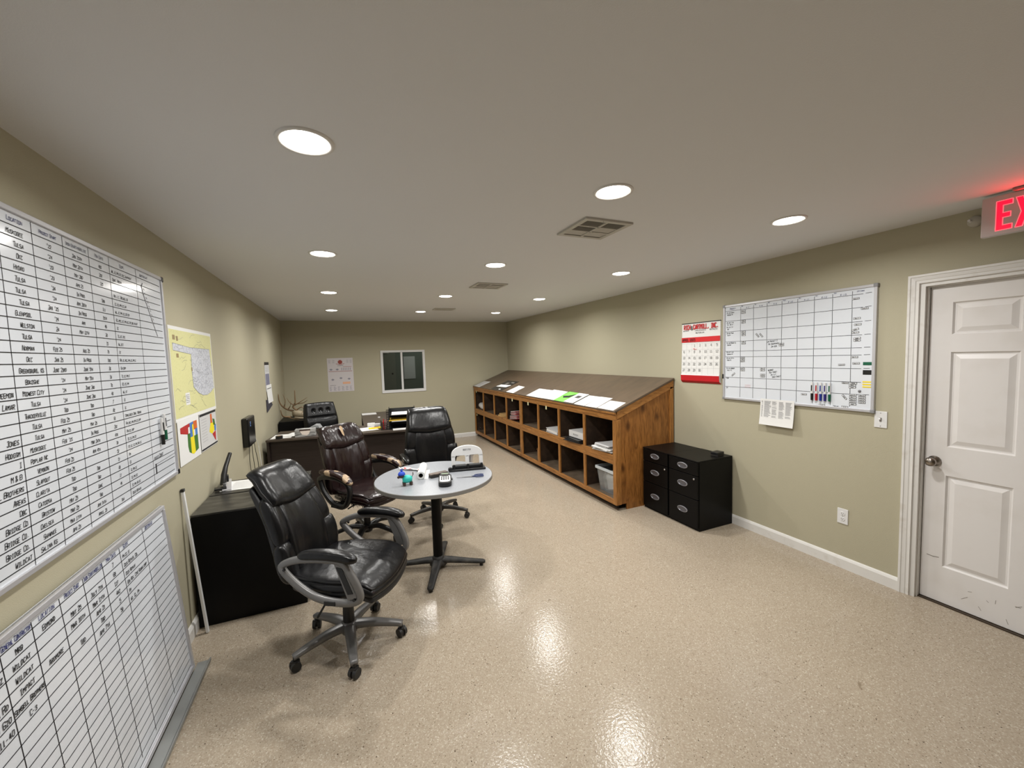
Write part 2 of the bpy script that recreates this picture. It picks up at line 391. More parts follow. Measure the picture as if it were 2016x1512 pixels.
g.bb((x0 - .05, y0, 0), (x0, y1, H)).bb((x1, y0, 0), (x1 + .05, y1, H)).bb((x0, y1, 0), (x1, y1 + .05, H)); struct(g.make('wall_beyond', m))
t = thing('far_door', 'dim grey door seen through the left pane of the back wall window', 'door', (WX0 + .1, D + 1.69, 0))
G().bb((WX0 - .35, D + 1.65, 0), (WX0 + .47, D + 1.695, 2.02)).make('door_leaf', mat('dim door paint', (120, 122, 112), .5), t, bevel=.004)
G().lathe([(.0, 0), (.022, .0), (.022, .05), (0, .05)], (WX0 + .39, D + 1.64, 1.36), 12, 'Y').make('knob', M_blackp, t)
G().bb((WX0 + .03, D + 1.59, 1.84), (WX0 + .32, D + 1.65, 1.875)).make('door_closer', M_silver, t)
t = tag(G().bb((WX0 + .66, D + 1.675, 1.22), (WX0 + .93, D + 1.695, 1.76)).make('notice_sheet', M_paper2), 'dim pale notice sheet seen through the right window pane', 'notice')
l = bpy.data.lights.new('far_room_fill', 'POINT'); l.energy = 13.0; l.color = (.97, 1.0, .93); l.shadow_soft_size = .15  # added fill light without a fixture, brightens the view through the window
o = bpy.data.objects.new('far_room_fill', l); COL.objects.link(o); o.location = (WX0 + 1.2, D + .6, 2.2)

# door 1 in the right wall
door = struct(thing('door_1', '', '', (W + .05, (DY0 + DY1) / 2, 0))); del door['label']; del door['category']
ly0, ly1, lx = DY0 + .015, DY1 - .025, W + .05
def raised_panel(g, ya, yb, za, zb):
    """moulded recess with a raised centre on the leaf face x = lx facing -x; ya>yb"""
    def ring(i, dx): return [(lx + dx, ya - i, za + i), (lx + dx, yb + i, za + i), (lx + dx, yb + i, zb - i), (lx + dx, ya - i, zb - i)]
    rings = [ring(0, 0), ring(.008, .011), ring(.016, .011), ring(.042, .002)]
    b = len(g.v)
    for r_ in rings: g.v += [Vector(p) for p in r_]
    for k in range(3):
        for i in range(4): g.face([b + 4 * k + i, b + 4 * k + (i + 1) % 4, b + 4 * k + 4 + (i + 1) % 4, b + 4 * k + 4 + i])
    g.face([b + 12, b + 13, b + 14, b + 15])
panels = [(1.208, .93), (.84, .57)]; rowsz = [(.247, .842), (1.026, 1.620), (1.728, 1.925)]
g = G()
ys = [ly1] + [v for p in panels for v in p] + [ly0]; zs = [.012] + [v for r_ in rowsz for v in r_] + [DZ - .018]
for i in range(len(ys) - 1):
    for j in range(len(zs) - 1):
        if i % 2 == 1 and j % 2 == 1: raised_panel(g, ys[i], ys[i + 1], zs[j], zs[j + 1])
        else: g.add([(lx, ys[i], zs[j]), (lx, ys[i + 1], zs[j]), (lx, ys[i + 1], zs[j + 1]), (lx, ys[i], zs[j + 1])], [(0, 1, 2, 3)])
g.add([(lx, ly0, .012), (lx, ly1, .012), (lx, ly1, DZ - .018), (lx, ly0, DZ - .018), (lx + .035, ly0, .012), (lx + .035, ly1, .012), (lx + .035, ly1, DZ - .018), (lx + .035, ly0, DZ - .018)],
      [(4, 5, 6, 7), (0, 4, 5, 1), (3, 2, 6, 7), (0, 3, 7, 4), (1, 5, 6, 2)])
g.make('door_leaf', M_door, door)
fl = Flat((lx, ly1, 0), (0, -1, 0), (0, 0, 1), .0006)
fl.use(mat('scuff mark', (150, 143, 136), .7))
fl.line([(.03, .30), (.06, .297), (.085, .302)], .005)
for _ in range(16):
    a, b = random.uniform(.2, .75), random.uniform(.04, .2); fl.line([(a, b), (a + random.uniform(-.03, .03), b + random.uniform(-.03, .03))], .0025)
fl.make('scuff', door)
g = G(); kz, ky = .925, 1.262
g.lathe([(0, 0), (.033, 0), (.033, -.006), (.014, -.012), (.012, -.03), (.024, -.04), (.029, -.052), (.026, -.064), (.012, -.071), (0, -.072)], (lx, ky, kz), 24, 'X', cap=False)
g.make('door_knob', M_chrome, door, smooth=True)
def casing_strip(a, b, inn, name='door_casing'):
    """stepped casing running a->b with mitred far end; a/b on the outer edge, inn towards the opening"""
    a = Vector(a); b = Vector(b); inn = Vector(inn); d_ = (b - a).normalized()
    prof = [(0, 0), (0, .019), (.012, .019), (.015, .015), (.034, .013), (.038, .010), (.050, .010), (.054, .014), (.057, .006), (.057, 0)]
    n = len(prof); X_ = Vector((-1, 0, 0)); k0 = 1 if name == 'both' else 0
    vs_ = [a + inn * p + X_ * q + d_ * (p * k0) for p, q in prof] + [b + inn * p + X_ * q - d_ * p for p, q in prof]
    g.add(vs_, [tuple(range(n - 1, -1, -1)), tuple(range(n, 2 * n))] + [(i, (i + 1) % n, n + (i + 1) % n, n + i) for i in range(n)])
g = G()
casing_strip((W, DY1 + .062, 0), (W, DY1 + .062, DZ + .062), (0, -1, 0)); casing_strip((W, DY0 - .062, 0), (W, DY0 - .062, DZ + .062), (0, 1, 0))
casing_strip((W, DY1 + .062, DZ + .062), (W, DY0 - .062, DZ + .062), (0, 0, -1), 'both')
struct(g.make('trim_1', M_trim))
g = G()
g.bb((W - .001, DY1 - .018, 0), (W + .12, DY1 + .006, DZ - .014)).bb((W - .001, DY0 - .006, 0), (W + .12, DY0 + .012, DZ - .014)).bb((W - .001, DY0 - .006, DZ - .014), (W + .12, DY1 + .006, DZ + .006))
g.bb((W + .02, DY1 - .024, 0), (W + .046, DY1 - .018, DZ - .02)).bb((W + .02, DY0 + .012, DZ - .02), (W + .046, DY1 - .018, DZ - .014))
struct(g.make('trim_2', M_trim))
struct(G().bb((W + .03, DY0 + .012, 0), (W + .12, DY1 - .018, .008)).make('trim_3', mat('dark threshold', (58, 46, 34), .4)))
struct(G().bb((W + .12, DY0 - .1, 0), (W + .16, DY1 + .1, DZ + .1)).make('wall_corridor', M_dark))

# ================================================================== CEILING FIXTURES
XA, YR = (.867, 2.167, 3.451), (1.596, 3.154, 4.861, 6.501)
def downlight():
    t = thing('downlight', '', 'ceiling light', (XA[0], YR[0], H), 0, 'recessed ceiling downlights in a grid')
    G().lathe([(.094, 0), (.0925, -.005), (.083, -.007), (.077, -.004), (.075, 0)], (0, 0, 0), 40, cap=False).make('trim_ring', M_trim, t, smooth=True, world=False)
    G().lathe([(0, -.013), (.03, -.012), (.055, -.0085), (.070, -.004), (.0765, -.0012)], (0, 0, 0), 40, cap=False).make('lens', M_lens, t, smooth=True, world=False)
    l = bpy.data.lights.new('downlight_lamp', 'AREA'); l.shape = 'DISK'; l.size = .14; l.energy = LAMP_W; l.color = LAMP_COL; l.spread = math.radians(165)
    o = bpy.data.objects.new('lamp', l); COL.objects.link(o); o.parent = t; o.location = (0, 0, -.016)
    return t
dl = downlight()
colw = ('left', 'middle', 'right'); roww = ('nearest', 'second', 'third', 'farthest')
for i, x in enumerate(XA):
    for j, y in enumerate(YR):
        lab = 'lit round recessed downlight, %s of the %s row, %s' % (roww[j], colw[i], ('by the left wall', 'along the ceiling vents', 'by the right wall')[i])
        if i == j == 0: dl['label'] = lab
        else: copy_tree(dl, (x, y, H), label=lab)
def vent(x0, x1, y0, y1, label):
    t = thing('ceiling_vent', label, 'vent', ((x0 + x1) / 2, (y0 + y1) / 2, H), 0, 'square air vents in the ceiling')
    cx, cy = (x0 + x1) / 2, (y0 + y1) / 2
    G().bb((x0 + .03, y0 + .03, H - .003), (x1 - .03, y1 - .03, H)).make('backing', M_dark, t)
    g = G(); b = .03
    g.bb((x0, y0, H - .012), (x1, y0 + b, H)).bb((x0, y1 - b, H - .012), (x1, y1, H)).bb((x0, y0 + b, H - .012), (x0 + b, y1 - b, H)).bb((x1 - b, y0 + b, H - .012), (x1, y1 - b, H))
    g.bb((cx - .008, y0 + b, H - .012), (cx + .008, y1 - b, H))
    for k in (1, 2): yy = y0 + b + (y1 - y0 - 2 * b) * k / 3; g.bb((x0 + b, yy - .006, H - .012), (x1 - b, yy + .006, H))
    g.make('vent_frame', M_vent, t, bevel=.0015)
    g = G(); n = 14
    for i, (xa, xb) in enumerate(((x0 + b, cx - .008), (cx + .008, x1 - b))):
        for k in range(3):
            ya = y0 + b + (y1 - y0 - 2 * b) * k / 3 + .006; yb = y0 + b + (y1 - y0 - 2 * b) * (k + 1) / 3 - .006
            ang = 50 if (k == 0 or (k == 1 and i == 0)) else 20
            # the far cells open towards the viewer, the near cells closed
            m_ = 6
            for q in range(m_):
                yy = ya + (yb - ya) * (q + .5) / m_; a = math.radians(58 if ang == 50 else -12)
                g.box(((xa + xb) / 2, yy, H - .006), (xb - xa, .011, .0012), Matrix.Rotation(a, 3, 'X'))
    g.make('louvre', M_vent, t)
    G().cyl((cx - .04, y0 + .01, H - .03), (cx - .04, y0 + .01, H - .01), .002).make('damper_lever', M_vent, t)
    return t
vent(2.235, 2.565, 1.925, 2.25, 'white square ceiling vent nearest the camera, beside the nearest middle downlight')
vent(2.265, 2.60, 3.915, 4.21, 'white square ceiling vent between the second and third middle downlights')
vent(2.29, 2.61, 6.02, 6.22, 'small looking ceiling vent farthest away, near the back wall')

# exit sign
ex = 4.1
t = thing('exit_sign', 'white hanging EXIT sign with glowing red letters above the door', 'sign', (ex, .83, H))
G().bb((ex, .655, 2.225), (ex + .035, 1.01, 2.425)).make('housing', mat('exit sign housing', (196, 188, 186), .5), t, bevel=.004)
G().bb((ex - .03, .70, 2.425), (ex + .06, .90, H)).make('canopy', mat('exit canopy', (150, 120, 116), .5), t, bevel=.006)
M_exit = mat('lit red letters', (255, 0, 30), .5, emit=((255, 4, 24), 5.0)); M_exit2 = mat('lit red letter rims', (255, 110, 120), .5, emit=((255, 90, 100), 1.4))
for mm, k, grow, nm in ((M_exit2, 1, .0035, 'letter_rim'), (M_exit, 2, 0, 'letters')):
    f = Flat((ex, .955, 2.25), (0, -1, 0), (0, 0, 1), .0009).use(mm); h, b = .143, .02
    def R(a0, b0, a1, b1): f.rect(a0 - grow, b0 - grow, a1 + grow, b1 + grow, k)
    R(0, 0, b, h); q_ = b + 2 * grow; R(q_, 0, .052, b); R(q_, h - b, .052, h); R(q_, h / 2 - b / 2, .046, h / 2 + b / 2)
    for q in ((0, 0, 1, 1), (0, 1, 1, 0)):
        x0, x1 = .066, .122
        aa, ba = (x0, 0) if q[1] == 0 else (x0, h); ab, bb_ = (x1 - b, h) if q[1] == 0 else (x1 - b, 0)
        f.poly([(aa - grow, ba + (-grow if ba == 0 else grow)), (aa + b + grow, ba + (-grow if ba == 0 else grow)), (ab + b + grow, bb_ + (grow if bb_ else -grow)), (ab - grow, bb_ + (grow if bb_ else -grow))][::(1 if ba == 0 else -1)], k + (.3 if ba else 0))
    R(.138, 0, .158, h); R(.172, h - b, .232, h); R(.192, 0, .212, h)
    f.make(nm, t)
l = bpy.data.lights.new('exit_glow', 'AREA'); l.shape = 'RECTANGLE'; l.size = .25; l.size_y = .12; l.energy = .4; l.color = (1, .04, .05)
o = bpy.data.objects.new('sign_lamp', l); COL.objects.link(o); o.parent = t
o.location = (-.006, 0, 2.33 - H); o.rotation_euler = (0, math.radians(90), 0)
t = thing('smoke_detector', 'small round white detector on the wall beside the exit sign', 'detector', (W, 1.115, 2.371))
G().lathe([(0, 0), (.032, 0), (.032, -.012), (.024, -.026), (0, -.03)], (W, 1.112, 2.371), 24, 'X', cap=False).make('housing', M_vent, t, smooth=True)
G().lathe([(.0, 0), (.008, 0), (.006, -.02), (0, -.02)], (W - .028, 1.125, 2.375), 12, 'X', cap=False).make('sensor', M_whitep, t)

# ================================================================== WHITEBOARDS
def frame_bars(g, org, s, t_, w, h, fw, th, proud=.006):
    o_ = Vector(org); s = Vector(s); t_ = Vector(t_); n = s.cross(t_)
    def bar(a0, b0, a1, b1):
        g.prism([o_ + s * a0 + t_ * b0, o_ + s * a1 + t_ * b0, o_ + s * a1 + t_ * b1, o_ + s * a0 + t_ * b1], n * (th + proud))
    bar(0, 0, w, fw); bar(0, h - fw, w, h); bar(0, fw, fw, h - fw); bar(w - fw, fw, w, h - fw)

# big board on the left wall
by0, by1, bz0, bz1 = .512, 2.949, 1.045, 2.192
t = thing('whiteboard', 'large wall-mounted whiteboard ruled as a job schedule, on the left wall', 'whiteboard', (0, (by0 + by1) / 2, bz0))
G().bb((0, by0, bz0), (.012, by1, bz1)).make('panel', M_board, t)
g = G(); frame_bars(g, (.0, by0, bz0), (0, 1, 0), (0, 0, 1), by1 - by0, bz1 - bz0, .018, .012, .008); g.make('board_frame', M_frame, t, bevel=.002)
for y, z in ((by1 - .006, bz0 + .012), (by1 - .006, bz1 - .012)):
    G().box((.0115, y, z), (.024, .022, .03)).make('corner_cap', M_blackp, t, bevel=.004)
F = Flat((.012, 0, 0), (0, 1, 0), (0, 0, 1), .0007)
cols = [.9, 1.25, 1.735, 1.886, 2.05, 2.218, 2.376, 2.634]
rowz = [2.136 - i * .03641 for i in range(30)]
F.use(M_ink)
for z in rowz:
    F.line([(by0 + .03, z), (2.36, z), (2.63, z + .001), (by1 - .03 + random.uniform(-.012, .004), z + random.uniform(-.002, .002))], .0032)
for c in cols: F.line([(c, bz1 - .02), (c, rowz[-1] - .02)], .0026)
F.make('ruled_grid', t)
F = Flat((.012, 0, 0), (0, 1, 0), (0, 0, 1), .0009); F.use(M_inkblue)
def cell(c0, c1): return (c0 + c1) / 2
CC = {0: 1.49, 1: 1.81, 2: 1.968, 3: 2.134, 4: 2.297, 5: 2.49, 6: 2.72}
for k, s_ in ((0, 'GENERAL CONTRACTOR'), (1, 'LOCATION'), (2, 'PROJECT START'), (3, 'IRON START/MOBILIZE'), (4, 'MAN DAYS'), (5, 'SCOPE'), (6, 'QUESTION LAST')):
    F.use(M_inkblue if k < 3 else M_inkfaint).text(s_, CC[k], rowz[0] + .012, .0135 if len(s_) < 10 else .0115, .0016, pitch=.62)
rows = [('', 'MUSKOGEE', "'22", 'JAN 15TH', '400', 'WL,IC,PM,CC,TEC,DA/PAINT'), ('', 'TULSA', "'24", 'MAR 20TH', '292', 'CONC. REBAR'), ('', 'OKC', "'23", 'MAY 2ND', '125', ''),
        ('', 'HYDRO', "'23", 'APR 25', '', 'RM,I.C. BRIDGE,CO'), ('', 'TULSA', "'24", 'IN PROG', '58B', 'IC,CC,PM,CC,DA'), ('', 'TULSA', "'24", 'APR 28TH', '111', 'WL,IC,PM,CC,CR,CM'),
        ('', 'TULSA', "JAN '25", 'IN PROG', '1574', 'EC,RCC,CC,PM,CC,CR,DB,PAINT'), ('', 'GLENPOOL', "'24", 'APR', '45', 'IC'), ('', 'WELSTON', '24', 'MAY 12TH', '26', 'IC,CC,TEC'),
        ('', 'TULSA', "'24", '', '15', 'WL,ECI'), ('', 'NORMAN', 'FEB 25', 'AUG 25', '70', 'IC'), ('', 'OKC', 'JAN 25', 'IN PROG', '100', 'RR,IC,RCC,PM,CC,PM,C'), ('', 'GREENSBURG, KS', 'JUNE 23RD', 'JUNE 9TH', '36', 'CM,CRP'),
        ('', 'BOKOSHE', "'24", 'MAY 5TH', '33', 'IC,CC,PM,C'), ('FREEMON', 'MIDWEST CITY', "'24", 'JUNE 2ND', '70', 'EC,CC,PM'), ('LAMAR', 'TULSA', "'24", 'JUNE 2ND', '40', 'WL,ST'), ('', 'THACKERVILLE', 'TBD', 'TBD', '7', 'IC'),
        ('', 'TULSA', 'FEB 25', 'TBD', '82', 'IC'), ('JONES', 'TULSA', 'MAY 25', 'MAY 25', '61', 'DEMO,DECK CONC, REBAR'), ('HODGSM', 'MUSKOGEE', "FEB '25", 'IN PROG', '250', 'PM,DEC,PM,PM,CC,CMP'), ('I', 'POPLAR NC', "'24", 'MAR 24TH', '478', 'PM,CC,CMP'),
        ('M & B', 'VERNON', 'FEB 25', 'APR 4TH', '78', 'IC,CC,PM,CC'), ('HALL BROTHERS', 'SLAPOUT', 'FEB 25', '', '52', 'ST,CC,IC,PM,SR,CC'), ('AREAS', 'CLARITA', 'TBD', 'TBD', '12', 'PM'), ('DBC', 'CATOOSA', 'TBD', 'TBD', '65', 'CC'),
        ('BRIDGE CO', 'BRISTOW', 'MAY 25', 'JUNE', '17', 'IC,PM,CC'), ('BRIDGE CO.', 'CHELSEA', 'MAR 25', 'TBD', '45', 'IC,PM,CC'), ('BRIDGE CO.', 'SHAWNEE', 'MAR 17TH', 'APR 14TH', '', 'IC,PM,SR,CC'), ('WILDCAT', 'SALINA KS', 'APR 25', 'APRIL 25', '164', 'DECK REPAIR')]
for i, r_ in enumerate(rows):
    zb = rowz[i + 1] + .0085
    F.use(M_ink)
    if r_[0]: F.text(r_[0], 1.722, zb, .0165, .002, pitch=.62, align='r', cond=.85)
    F.text(r_[1], CC[1] + random.uniform(-.008, .008), zb, .0150, .0019, pitch=.56 if len(r_[1]) > 9 else .62, cond=.85)
    F.text(r_[2], CC[2] - (.01 if len(r_[2]) > 4 else 0), zb, .0143, .0018, pitch=.6, cond=.85)
    if r_[3]: F.text(r_[3], CC[3], zb, .0136, .0018, pitch=.6, cond=.85)
    if r_[4]: F.text(r_[4], CC[4], zb, .0136, .0018, pitch=.6, cond=.85)
    if r_[5]: F.text(r_[5], 2.392, zb + .001, .0118, .0017, pitch=.66, align='l')
F.text('AUDIO CONST', 2.65, 1.19, .018, .002, pitch=.6, align='l', rot=.05)
F.line([(2.665, 1.118), (2.665, 1.165)], .012); F.line([(2.655, 1.165), (2.93, 1.172)], .002)
F.use(M_inkgray); F.line([(2.70, 2.115), (2.685, 2.10), (2.70, 2.06), (2.78, 1.93), (2.835, 1.85)], .007)
for k in range(9): F.line([(2.705 + k * .012, 2.09 - k * .021), (2.715 + k * .012, 2.083 - k * .021)], .004)
F.make('handwriting', t)
def dry_marker(label, org, s, up, L, capm, barrel=M_whitep, r=.0085, group=None, tip=None):
    """marker lying flat on a board: org = lower end"""
    org = Vector(org); up = Vector(up).normalized(); n = Vector(s).cross(up).normalized() * (r + .001)
    t = thing('dry_erase_marker', label, 'marker', org, 0, group)
    a = org + n
    G().cyl(a + up * (L * .38), a + up * L, r, r * .85, 14).make('barrel', barrel, t, smooth=True, angle=40)
    G().cyl(a, a + up * (L * .38), r * .95, r * 1.05, 14).make('cap', capm, t, smooth=True, angle=40)
    g = G(); g.tube([a + up * (L * .52) + n * .72, a + up * (L * .84) + n * .66], r * .5, 6, ry=.0035, up=n); g.make('label_band', tip or M_inkgray, t)
    return t
M_green = mat('green plastic', (20, 92, 66), .35); M_blue = mat('blue plastic', (30, 52, 140), .35); M_blk = M_blackp; M_redp = mat('red plastic', (176, 24, 38), .35)
dry_marker('white marker with black cap stuck on the large left board', (.014, 2.75, 1.255), (0, 1, 0), (0, -.02, 1), .145, M_blk, tip=M_blackp)
dry_marker('white marker with green cap stuck on the large left board', (.014, 2.79, 1.275), (0, 1, 0), (0, -.04, 1), .145, M_green)

# leaning board standing on the floor by the left wall
th = math.atan2(.07, .915)
up2 = Vector((-math.sin(th), 0, math.cos(th))); s2 = Vector((0, 1, 0)); n2 = s2.cross(up2)
o2 = Vector((.100, .83, .022)); w2 = 1.815; h2 = .928
t = thing('whiteboard', 'ruled whiteboard leaning against the left wall, standing on the floor', 'whiteboard', (.1, 1.7, 0))
g = G(); g.prism([o2 - n2 * .012, o2 + s2 * w2 - n2 * .012, o2 + s2 * w2 + up2 * h2 - n2 * .012, o2 + up2 * h2 - n2 * .012], n2 * .012); g.make('panel', M_board, t)
g = G(); frame_bars(g, o2 - n2 * .012, s2, up2, w2, h2, .02, .012, .009); g.make('board_frame', M_frame, t, bevel=.003)
g = G(); pr = [(0, 0), (.062, 0), (.064, .022), (.058, .02), (.05, .008), (.0, .008)]
g.prism([Vector((.106 + a, .86, .004 + b)) for a, b in pr], Vector((0, 1.83, 0))); g.make('marker_tray', mat('grey tray metal', (150, 152, 150), .5, metal=.3), t, bevel=.001)
F = Flat(o2, s2, up2, .0008).use(M_ink)
c2 = [.25, .47, .694, .821, .952, 1.085, 1.213, 1.347, 1.562]
rz2 = [.878 - i * .0385 for i in range(23)]
for b in rz2:
    F.line([(.03, b), (w2 - .03, b + random.uniform(-.002, .002))], .003)
for a in c2: F.line([(a, h2 - .03), (a + .0, .05)], .0028)
F.make('ruled_grid', t)
F = Flat(o2, s2, up2, .001)
C2 = [.758, .888, 1.02, 1.15, 1.28, 1.37, 1.60]
for k, s_ in enumerate(('GENERAL CONTRACTOR', 'LOCATION', 'PROJECT START', 'IRON START/MOBILIZE', 'MAN DAYS', 'SCOPE', 'QUESTION LAST')):
    F.use(M_inkblue).text(s_, C2[k] + (0 if k < 5 else .03), rz2[0] + .006, .0155, .0018, pitch=.42 if len(s_) > 9 else .6, cond=.62 if len(s_) > 9 else .85)
r2 = [('', 'MRB', 'EDMOND', '', '', '7', 'PM,CC,IC'), ('TRUCURZ', 'WILDCAT', '', 'MAY 25', 'JULY 7TH', '65', 'DECK REPAIR, COL'), ('', 'WILDCAT', '', 'MAR 10TH', 'MAR 17TH', '127', 'DECK REPAIR'),
      ('NELSON RD', 'IMPACT', 'ARDMORE', '', 'APR 21', '442', 'BOX RES, CIRC REBAR,CORP'), ('CO 620', 'SEMSELL BROTHERS', '', 'TBD', 'TBD', '5', 'PM'), ('CO 11-40', 'C-3', '', '', 'APR 7TH', '50', 'WT, CC, PM')]
F.use(M_ink)
for i, r_ in enumerate(r2):
    b = rz2[i + 1] + .008
    if r_[0]: F.text(r_[0], .685, b, .0175, .0023, pitch=.64, align='r', cond=.85)
    for k in range(1, 6):
        if r_[k]: F.text(r_[k], C2[k - 1], b, .0160 if len(r_[k]) < 10 else .0145, .0023, pitch=.64 if len(r_[k]) < 10 else .54, cond=.85)
    F.text(r_[6], 1.36, b, .014, .0019, pitch=.56, align='l', cond=.85)
F.make('handwriting', t)
# slim white rod between board and cabinet
t = thing('metal_rod', 'slim white metal rod with black tip leaning on the left wall', 'rod', (.06, 3.0, 0))
G().box((.045, 2.995, .463), (.014, .022, .92), Matrix.Rotation(math.radians(-4), 3, 'Y')).make('rod', M_whitep, t, bevel=.002)
G().box((.013, 2.995, .925), (.018, .026, .018)).make('tip', M_blackp, t, bevel=.002)

# ---- right wall board
ry0, ry1, rz0_, rz1 = 1.556, 2.757, 1.205, 2.098
t = thing('whiteboard', 'framed weekly planner whiteboard on the right wall beside the door', 'whiteboard', (W, (ry0 + ry1) / 2, rz0_))
G().bb((W - .014, ry0, rz0_), (W, ry1, rz1)).make('panel', M_board, t)
g = G(); frame_bars(g, (W, ry1, rz0_), (0, -1, 0), (0, 0, 1), ry1 - ry0, rz1 - rz0_, .02, .014, .008); g.make('board_frame', M_frame, t, bevel=.003)
for y in (ry0, ry1):
    for z in (rz0_, rz1): G().box((W - .012, y + (.010 if y == ry0 else -.010), z + (.010 if z == rz0_ else -.010)), (.025, .028, .028)).make('corner_cap', mat('grey corner cap', (140, 140, 142), .4), t, bevel=.006)
xr = W - .014
F = Flat((xr, 0, 0), (0, -1, 0), (0, 0, 1), .0008).use(M_ink)
rc = [2.578, 2.452, 2.33, 2.204, 2.078, 1.955, 1.83, 1.704]; rr = [2.04, 1.946, 1.847, 1.753, 1.662, 1.61, 1.513, 1.415, 1.326]
for z in rr:
    F.line([(-ry1 + .025, z), (-rc[2], z + random.uniform(-.002, .002)), (-rc[5], z + random.uniform(-.002, .002)), (-1.72, z), (-1.64, z)], .003); F.line([(-1.625, z + .002), (-1.59, z + .003)], .003)
zbr = [2.07] + rr + [1.232]
for c in rc:
    for a, b in zip(zbr[:-1], zbr[1:]):
        F.line([(-c + random.uniform(-.001, .001), a - .004), (-c + random.uniform(-.001, .001), b + .003)], .003)
F.make('ruled_grid', t)
F = Flat((xr, 0, 0), (0, -1, 0), (0, 0, 1), .001).use(M_inkblue)
days = ['4-7', '4-8', '4-9', '4-10', '4-11', '4-12', '4-13']; dn = ['MON', 'TUE', 'WED', 'THUR', 'FRI', 'SAT', 'SUN']
F.text('PROJECT', -2.66, 2.052, .014, .0016, pitch=.62)
for k, d in enumerate(days):
    F.text(d, -(rc[k] + (rc[k + 1] if k < 7 else 1.6)) / 2 + .005, 2.046, .013, .0016, pitch=.8); F.text(dn[k], -rc[k] + .008, 2.066, .008, .0012, pitch=.7, align='l')
F.text('OPTIONS', -1.655, 2.058, .009, .0012, pitch=.7)
jobs = [('24-103 CREEK', 'BRIDGE RP', 2.018), ('24-106 I-35', 'CR, HWY W', 1.926), ('24-110 I-3', 'OKC', 1.884), ('25-106 PAWN', 'TULSA', 1.828), ('25-103 BROWN CO', 'SAWYER', 1.735), ('25-107 I-35', 'NORMAN HP', 1.648),
        ('25-106 257TH', 'MUSK PL', 1.592), ('25-103 WEBBER', 'HEALY PL', 1.496), ('SAND', '', 1.402), ('OFF', '', 1.310)]
F.use(M_ink)
for a, b, z in jobs:
    F.text(a, -2.722, z, .011, .0015, pitch=.62, align='l')
    if b: F.text(b, -2.715, z - .019, .011, .0015, pitch=.62, align='l')
F.text('25 MAGNET O', -2.325, 1.728, .014, .0016, pitch=.6, align='l', rot=.1); F.text('MR SHEPPARD', -2.315, 1.705, .014, .0016, pitch=.6, align='l', rot=.1); F.text('24-600', -2.29, 1.685, .014, .0016, pitch=.6, align='l', rot=.1)
for k, s_ in enumerate(('WEBBER', 'BOX SHEET', '24-117', 'SAND SHEET')): F.text(s_, -2.315 + k * .012, 1.482 - k * .019, .013, .0016, pitch=.6, align='l', rot=.15)
F.text('DRIVE', -1.81, 1.222, .012, .0016, pitch=.6, align='l')
F.use(M_inkred); F.line([(-2.53, 1.348), (-2.475, 1.348)], .0015); F.line([(-2.53, 1.333), (-2.475, 1.333)], .0015)
F.make('handwriting', t)
# small name magnets
mags = [(2.55, 2.026), (2.55, 2.008), (2.549, 1.937), (2.549, 1.92), (2.548, 1.838), (2.548, 1.822), (2.548, 1.806), (2.547, 1.748), (2.547, 1.73), (2.554, 1.6), (2.554, 1.584), (2.554, 1.568), (2.553, 1.502), (2.553, 1.484), (2.364, 1.505), (2.364, 1.488), (2.363, 1.45), (2.363, 1.433),
        (2.204, 1.714), (2.204, 1.700), (1.683, 2.012), (1.628, 1.937), (1.673, 1.872), (1.667, 1.828), (1.681, 1.793), (1.68, 1.772), (1.669, 1.73), (1.669, 1.715), (1.682, 1.596), (1.671, 1.551), (1.761, 1.54), (2.019, 1.302), (1.887, 1.229), (1.735, 1.407), (1.684, 1.407), (1.69, 1.393), (1.69, 1.377),
        (1.735, 1.229), (1.685, 1.322), (1.685, 1.305), (1.685, 1.288), (1.685, 1.271), (1.685, 1.254), (1.63, 1.322), (1.63, 1.305), (1.63, 1.288), (1.63, 1.271)]
tilt = {(2.415, 1.797): -50, (2.38, 1.795): -50, (2.649, 1.444): 40, (1.738, 1.302): -50, (1.681, 1.793): 15, (1.669, 1.73): 8}
M_mag = mat('magnet label white', (214, 216, 218), .5); M_magd = mat('magnet edge', (70, 72, 76), .5)
allm = mags + [q for q in tilt if q not in mags]
def ordn(k): return ('first', 'second', 'third', 'fourth', 'fifth', 'sixth', 'seventh', 'eighth', 'ninth', 'tenth', 'eleventh', 'twelfth', 'thirteenth', 'fourteenth', 'fifteenth', 'sixteenth')[k]
zones = [(lambda y, z: 2.5 < y < 2.6, 'in the Monday column of the planner', 'name magnets in the Monday column'), (lambda y, z: 2.33 < y <= 2.5, 'in the Tuesday column of the planner', 'name magnets in the Tuesday column'),
         (lambda y, z: y < 1.76 and z < 1.335 and y > 1.655, 'left column of the bottom right block', 'name magnets in the bottom right block'), (lambda y, z: y <= 1.655 and z < 1.335, 'right column of the bottom right block', 'name magnets in the bottom right block'),
         (lambda y, z: y < 1.76, 'down the right edge of the planner', 'name magnets at the right edge'), (lambda y, z: True, 'loose in the open planner squares', 'loose name magnets')]
zl = [[q for q in allm if next(i for i, zz_ in enumerate(zones) if zz_[0](*q)) == n_] for n_ in range(len(zones))]
for zz_ in zl: zz_.sort(key=lambda q: -q[1])
